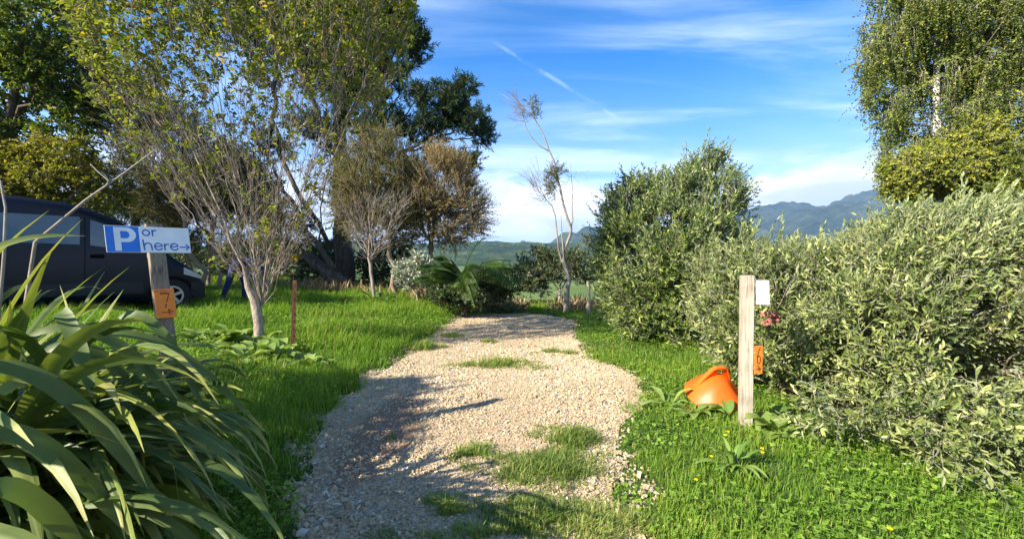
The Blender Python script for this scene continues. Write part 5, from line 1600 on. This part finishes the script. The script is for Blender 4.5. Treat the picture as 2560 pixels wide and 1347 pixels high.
def lawn():
    rng = np.random.default_rng(101)
    x, y = scatter(rng, 430000, 1.7, 20)
    tr = in_track(x, y); en = track_end(x, y)
    ins = (tr > 0) & (en > 0)
    keep = ~ins | (rng.random(len(x)) < .34 * np.exp(-np.clip(tr, 0, 9) * 5.5) * (vnoise(x * 5, y * 5, 77) > .42) + .02 * (fbm(x * 1.3, y * 1.3, 61, 3) > .6))
    keep &= ~((x > 3.3) & (y > 3.2) & (y < 8) & (rng.random(len(x)) < .8))
    st = np.interp(x, (-6, -1.5), (21.0, 15.8)); keep &= y < st + 2
    x, y = x[keep], y[keep]; tr = tr[keep]
    left = x < path_left(y)
    cl = fbm(x * .9, y * .9, 31, 3); c2 = fbm(x * 3.5, y * 3.5, 32, 2)
    h = np.where(left, .10 + .13 * smoothstep(cl, .35, .7) + .05 * c2, .045 + .055 * smoothstep(cl, .4, .7) + .03 * c2)
    h *= rng.uniform(.55, 1.3, len(x))
    h *= 1 - .55 * np.exp(-(((x + 3.75) / 1.1) ** 2 + ((y - 6.7) / .75) ** 2))
    edge = np.clip(-tr / .25, .35, 1); h *= edge
    far = y > 13.5; h = np.where(far & ~left, h * 1.8, h)
    w = .0035 + .0009 * y
    tint = np.clip(.52 + (cl - .5) * .6 + rng.normal(0, .13, len(x)) - .05 * left, 0, .95)
    dry = rng.random(len(x)) < .025 + .16 * smoothstep(fbm(x * .6 + 9, y * .6, 63, 3), .58, .72) + .12 * np.exp(-np.abs(tr) * 5); tint[dry] = rng.uniform(.9, 1, dry.sum())
    o = build('lawn_grass', merge_blades(blades(x, y, h, w, rng, tint, .45, .6)), M['grass'])
    tag(o, kind='stuff')
    # clover and little round leaves among the grass on the right, and in patches on the left
    x, y = scatter(rng, 120000, 1.7, 14)
    tr = in_track(x, y); ins = (tr > -.05) & (track_end(x, y) > 0)
    pat = fbm(x * 1.1, y * 1.1, 41, 3)
    left = x < path_left(y)
    keep = ~ins & (rng.random(len(x)) < np.where(left, smoothstep(pat, .52, .62) * .8, smoothstep(pat, .42, .56) * .7)) & ~((x > 3.3) & (y > 3.2) & (y < 8))
    x, y, left = x[keep], y[keep], left[keep]
    n = len(x)
    z = ground_z(x, y) + rng.uniform(.03, .075, n) + .06 * left
    c = np.stack([x, y, z], 1)
    up = unit(rng.normal(0, .33, (n, 3)) + np.array((0, 0, 1.0)))
    a0 = rng.uniform(0, 6.28, n); P = []; D = []; N = []; T = []
    tt = np.clip(rng.normal(.5, .2, n), 0, 1)
    for k in range(3):
        a = a0 + k * 2.094
        dv = np.stack([np.cos(a), np.sin(a), np.zeros(n)], 1); dv = unit(dv - up * np.sum(dv * up, 1, keepdims=True))
        P.append(c); D.append(dv); N.append(up); T.append(tt)
    Ls = np.tile(rng.uniform(.010, .019, n), 3) * np.tile(1 + y * .05, 3)
    o = build('clover', [leaf_shapes(np.concatenate(P), np.concatenate(D), np.concatenate(N), Ls, Ls * .95, np.concatenate(T), 'oval', -.05, .1)], M['clover'])
    tag(o, kind='stuff')
    # dry stalks and litter under the trees at the far side
    P = []; D = []
    for cx, cy, rx, n in ((1075, 735, 60, 700), (900, 735, 120, 400), (1260, 752, 60, 600), (1440, 750, 70, 600), (640, 725, 180, 260), (800, 735, 80, 260)):
        for i in range(n):
            dd = rng.uniform(13.8, 16.5)
            p = gpt(cx + rng.normal(0, rx * .5), dd); P.append(p); D.append(unit(np.array((rng.normal(0, .6), rng.normal(0, .6), 1))))
    P = np.array(P); D = np.array(D); n = len(P)
    o = build('dry_grass', [leaf_shapes(P, D, unit(rng.normal(0, 1, (n, 3))), rng.uniform(.12, .5, n), .0085, np.clip(rng.normal(.5, .25, n), 0, 1), 'diamond', .3, 0)], M['dry'])
    tag(o, kind='stuff')


def gravel():
    rng = np.random.default_rng(111)
    n = 230000
    y = rng.uniform(1.9, 14.0, n); x = rng.uniform(-2.3, 2.1, n)
    tr = in_track(x, y)
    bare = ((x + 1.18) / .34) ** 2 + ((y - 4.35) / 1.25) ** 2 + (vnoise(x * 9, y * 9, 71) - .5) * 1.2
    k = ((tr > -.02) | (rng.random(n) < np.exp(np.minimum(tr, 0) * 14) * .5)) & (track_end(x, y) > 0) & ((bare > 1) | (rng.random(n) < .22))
    x, y = x[k], y[k]; n = len(x)
    # driven stones are finer in the wheel lines, coarser in the near left
    fine = smoothstep(fbm(x * 1.2, y * .5, 51, 3), .42, .62)
    s = rng.gamma(7, 1 / 7., n) * np.where(rng.random(n) < .1, 1.3, 1) * (.0080 - .0026 * fine + .0042 * smoothstep(-x - y * .1, .1, 1.0) * smoothstep(y, 5.5, 3.5))
    corner = np.array([(-1, -1, -1), (1, -1, -1), (1, 1, -1), (-1, 1, -1), (-1, -1, 1), (1, -1, 1), (1, 1, 1), (-1, 1, 1)], float)
    C = corner[None] * np.stack([rng.uniform(.75, 1.3, n), rng.uniform(.55, 1, n), rng.uniform(.35, .7, n)], 1)[:, None, :] * s[:, None, None]
    C = C * (1 + rng.uniform(-.42, .25, (n, 8, 1))) + rng.normal(0, .16, (n, 8, 3)) * s[:, None, None]
    q = unit(rng.normal(0, 1, (n, 4)) * np.array((1.6, .45, .45, 1.6)))
    w_, a, b, c = q.T
    Rm = np.stack([1 - 2 * (b * b + c * c), 2 * (a * b - c * w_), 2 * (a * c + b * w_), 2 * (a * b + c * w_), 1 - 2 * (a * a + c * c), 2 * (b * c - a * w_), 2 * (a * c - b * w_), 2 * (b * c + a * w_), 1 - 2 * (a * a + b * b)], 1).reshape(n, 3, 3)
    V = np.einsum('nij,nkj->nki', Rm, C) + np.stack([x, y, ground_z(x, y) + .006 + s * .30 * rng.uniform(.2, 1.6, n)], 1)[:, None, :]
    F0 = np.array([[0, 3, 2, 1], [4, 5, 6, 7], [0, 1, 5, 4], [1, 2, 6, 5], [2, 3, 7, 6], [3, 0, 4, 7]])
    F = (np.arange(n)[:, None, None] * 8 + F0[None]).reshape(-1, 4)
    t = np.clip(rng.normal(.58, .2, n) - .16 * smoothstep(fbm(x * .7 + 3, y * .7, 55, 3), .5, .7), .0, 1); t[rng.random(n) < .07] = .1
    o = build('gravel_stones', [(V.reshape(-1, 3), F, np.repeat(t, 8))], M['stone'])
    tag(o, kind='stuff')


lawn()
gravel()

# ------------------------------------------------------------------ single weeds and tufts
def grass_tuft(px, d, rx, ry, n, h, label, seed, tint=.5, lean=1.1):
    rx *= 1.2; ry *= 1.25; h *= 1.2; n = int(n * 1.8); lean = 1.7
    rng = np.random.default_rng(seed)
    b = gpt(px, d)
    r = np.sqrt(rng.random(n)); a = rng.uniform(0, 6.283, n)
    k = int(max(4, n / 70)); cc = np.stack([rng.normal(0, .52, k), rng.normal(0, .52, k)], 1)
    w = rng.integers(0, k, n)
    ex = cc[w, 0] + np.cos(a) * r * .3; ey = cc[w, 1] + np.sin(a) * r * .3
    x = b[0] + ex * rx; y = b[1] + ey * ry
    hh = h * rng.uniform(.5, 1.25, n) * (1.15 - .55 * np.clip(np.hypot(ex, ey), 0, 1.3)) * (.6 + .8 * rng.random(k))[w]; tt = np.clip(rng.normal(tint, .15, n), 0, .97)
    dry = rng.random(n) < .08; tt[dry] = rng.uniform(.85, 1, dry.sum())
    o = build('grass_tuft', local(merge_blades(blades(x, y, hh, np.full(n, .0055 + .0006 * d), rng, tt, lean * .6, lean)), b), M['tuft'])
    o.location = b
    tag(o, label, 'grass tuft', 'grass tufts growing through the gravel')


for q in ((1240, 6.95, .58, .26, 900, .13, 'broad low grass tuft straddling the middle of the far gravel', 201, .55),
          (1062, 8.3, .26, .3, 500, .16, 'dense green tuft at the left gravel edge in front of the far shadows', 202, .45),
          (1185, 3.78, .20, .16, 520, .10, 'small bright tuft in the gravel left of the two large tufts', 203, .5),
          (1375, 3.50, .40, .24, 1700, .11, 'largest dull green tuft lying in the middle of the near gravel', 204, .38),
          (1425, 4.05, .28, .20, 1100, .11, 'rounded grey-green tuft just behind the largest near tuft', 205, .36),
          (1345, 2.85, .34, .22, 1700, .09, 'coarse grey-green tuft at the bottom edge in the centre', 206, .33),
          (1100, 3.0, .13, .12, 360, .10, 'small olive tuft alone in the coarse gravel near the bottom', 207, .55),
          (1170, 2.66, .16, .10, 420, .07, 'yellow-green tuft cut by the bottom edge left of centre', 208, .6),
          (1510, 2.75, .34, .20, 1500, .09, 'yellowing tuft at the bottom edge between gravel and lawn', 209, .7),
          (1020, 2.62, .26, .08, 420, .05, 'flat clover-green tuft along the bottom edge left of the others', 210, .45),
          (1135, 9.6, .35, .18, 340, .09, 'thin tuft on the far gravel near its left side', 211, .5),
          (1225, 8.9, .2, .14, 220, .10, 'tiny upright tuft in the middle of the far gravel', 212, .55),
          (1400, 8.0, .30, .25, 500, .10, 'sparse tuft creeping in from the right verge of the far gravel', 213, .5),
          (980, 4.1, .06, .05, 60, .05, 'darkest tiny tuft in the shaded left wheel line', 214, .2)):
    grass_tuft(*q)


def dock(px, d, n, L, W, label, seed, name='dock_plant', cat='weed', upr=.6, tint=.5, mat='dock', group=None, rad=.05):
    rng = np.random.default_rng(seed)
    b = gpt(px, d)
    parts = []
    for i in range(n):
        az = rng.uniform(0, 6.283); el = R(rng.uniform(15, 40 + 45 * upr)); l = L * rng.uniform(.6, 1.2); w = W * rng.uniform(.7, 1.2)
        s = np.linspace(0, 1, 9)
        e = el - R(70) * s ** 1.4
        st = np.stack([np.cos(az) * np.cos(e), np.sin(az) * np.cos(e), np.sin(e)], 1) * l / 8
        P = b + np.array((math.cos(az), math.sin(az), 0)) * rng.uniform(0, rad) + np.cumsum(st, 0) - st[0]
        P[:, 2] = np.maximum(P[:, 2], ground_z(P[:, 0], P[:, 1]) + .05)
        side = np.array((-math.sin(az), math.cos(az), 0.))
        ww = w * np.where(s < .3, .12 + (s / .3) ** 1.5 * .55, np.sin(np.clip((1 - s) / .7, 0, 1) * math.pi * .5 + .0) ** .7 * .5 * 2 * .67 + .0)
        ww = np.where(s < .25, .10 * w + w * .5 * s, w * np.sin(np.clip((s - .1) / .9, 0, 1) * math.pi) ** .75 + .002)
        wav = np.sin(s * 16 + az) * .06 * w
        Lp = P + side * (ww / 2)[:, None] + np.array((0, 0, 1)) * (ww * .22 + wav)[:, None]; Rp = P - side * (ww / 2)[:, None] + np.array((0, 0, 1)) * (ww * .22 - wav)[:, None]
        V = np.stack([Lp, P, Rp], 1).reshape(-1, 3)
        F = np.array([[3 * k + c, 3 * k + c + 1, 3 * k + c + 4, 3 * k + c + 3] for k in range(8) for c in (0, 1)])
        t0 = np.clip(tint + rng.normal(0, .15), 0, 1)
        tt = np.full((9, 3), t0); tt[:, 1] = min(1, t0 + .25)
        parts.append((V, F, tt.ravel()))
    o = build(name, local(parts, b), M[mat], smooth=True)
    o.location = b
    tag(o, label, cat, group)


G = 'broad-leaved weeds in the grass'
for q in ((520, 7.0, 16, .34, .12, 'broad-leaved weed patch right of the orange seven tag', 301), (580, 7.3, 16, .32, .11, 'broad-leaved weed between the seven tag and the tree foot', 302), (640, 6.6, 18, .34, .12, 'large pale weed in front of the vase-shaped tree', 303),
          (700, 6.5, 18, .32, .12, 'pale broad-leaved weed just left of the stake foot in sun', 304), (765, 6.3, 14, .26, .10, 'rightmost pale weed below the rusty stake', 305), (660, 7.2, 14, .28, .10, 'weed at the very foot of the vase-shaped tree', 306), (610, 6.2, 12, .26, .09, 'nearest low weed in front of the vase-shaped tree in sun', 307)):
    dock(*(q[:3] + (q[3] * 1.25, q[4] * 1.4) + q[5:]), group=G, tint=.7, upr=.75, rad=.2)
dock(1735, 4.66, 12, .28, .11, 'broad-leaved weed touching the left foot of the orange dome', 308, group=G, tint=.5)
dock(1672, 4.95, 6, .30, .10, 'pair of upright dock leaves left of the orange dome', 309, group=G, upr=1.0, tint=.6)
dock(1825, 4.56, 12, .27, .11, 'weed squeezed between the orange dome and the marker post', 310, group=G, tint=.5)
dock(1945, 4.15, 12, .34, .17, 'weed with big oval leaves right of the marker post foot', 311, group=G, upr=.7, tint=.8)
dock(1915, 4.55, 8, .28, .12, 'dark big-leaved weed behind the marker post foot', 312, group=G, upr=.6, tint=.3)
dock(1832, 3.45, 30, .26, .04, 'upright rosette of narrow leaves in the clover before the marker post', 313, group=G, upr=1.1, tint=.55)
dock(1262, 14.0, 40, .42, .10, 'dark spiky weed at the far end of the gravel', 314, group=G, upr=.9, tint=.1, rad=.25)
dock(935, 13.0, 40, .5, .14, 'dark broad weed at the foot of the bare sapling', 315, group=G, upr=.8, tint=.15, rad=.4)
dock(2005, 3.9, 7, .16, .06, 'small weed in the clover below the drooping olive', 316, group=G, tint=.6)


def buttercup(px, py, label, seed):
    rng = np.random.default_rng(seed)
    d = FP * (CAMZ - .09) / (py - HOR)
    b = gpt(px, d)
    o = thing('buttercup', label, 'flower', b, 'yellow flowers in the grass')
    h = .085
    build('stem', [tube([(0, 0, 0), (.004, .002, h * .5), (0, 0, h)], [.0016, .0014, .0012], 5)], M['dock'], o)
    P = np.zeros((6, 3)) + (0, 0, h); a = np.arange(6) * 1.047 + rng.random()
    D = np.stack([np.cos(a), np.sin(a), np.full(6, .35)], 1)
    build('petals', [leaf_shapes(P, D, np.tile((0., -.5, 1.), (6, 1)), .016, .015, rng.random(6), 'oval', -.1, .1)], M['petal'], o)


for q in ((1740, 1200, 'large yellow flower left of the narrow-leaved rosette'), (1905, 1130, 'yellow flower in the clover right below the marker post'), (1906, 1140, 'lower yellow flower of the close pair below the marker post'), (2225, 1328, 'yellow flower alone near the bottom right corner'),
          (1778, 1148, 'tiny yellow flower up and right of the large left one'), (1812, 1094, 'yellow flower nearest the left foot of the marker post'), (1820, 1084, 'faint yellow flower right against the marker post base'), (592, 787, 'yellow flower in the lawn left of the vase-shaped tree')):
    buttercup(*q, seed=q[0])
# ------------------------------------------------------------------ air
def haze():
    m = bpy.data.materials.new('haze_air'); m.use_nodes = True
    t = NT(m.node_tree); t.n.clear()
    out = t.node('ShaderNodeOutputMaterial')
    v = t.node('ShaderNodeVolumePrincipled')
    v.inputs['Color'].default_value = (0.42, 0.66, 1.0, 1); v.inputs['Density'].default_value = 0.00011
    v.inputs['Anisotropy'].default_value = 0.2
    t.l.new(v.outputs[0], out.inputs['Volume'])
    X0, X1, Y0, Y1, Z0, Z1 = -9000, 9000, -3000, 12000, -60, 720
    o = build('haze', [box(((X0 + X1) / 2, (Y0 + Y1) / 2, (Z0 + Z1) / 2), (X1 - X0, Y1 - Y0, Z1 - Z0))], m)
    tag(o, kind='stuff')


haze()
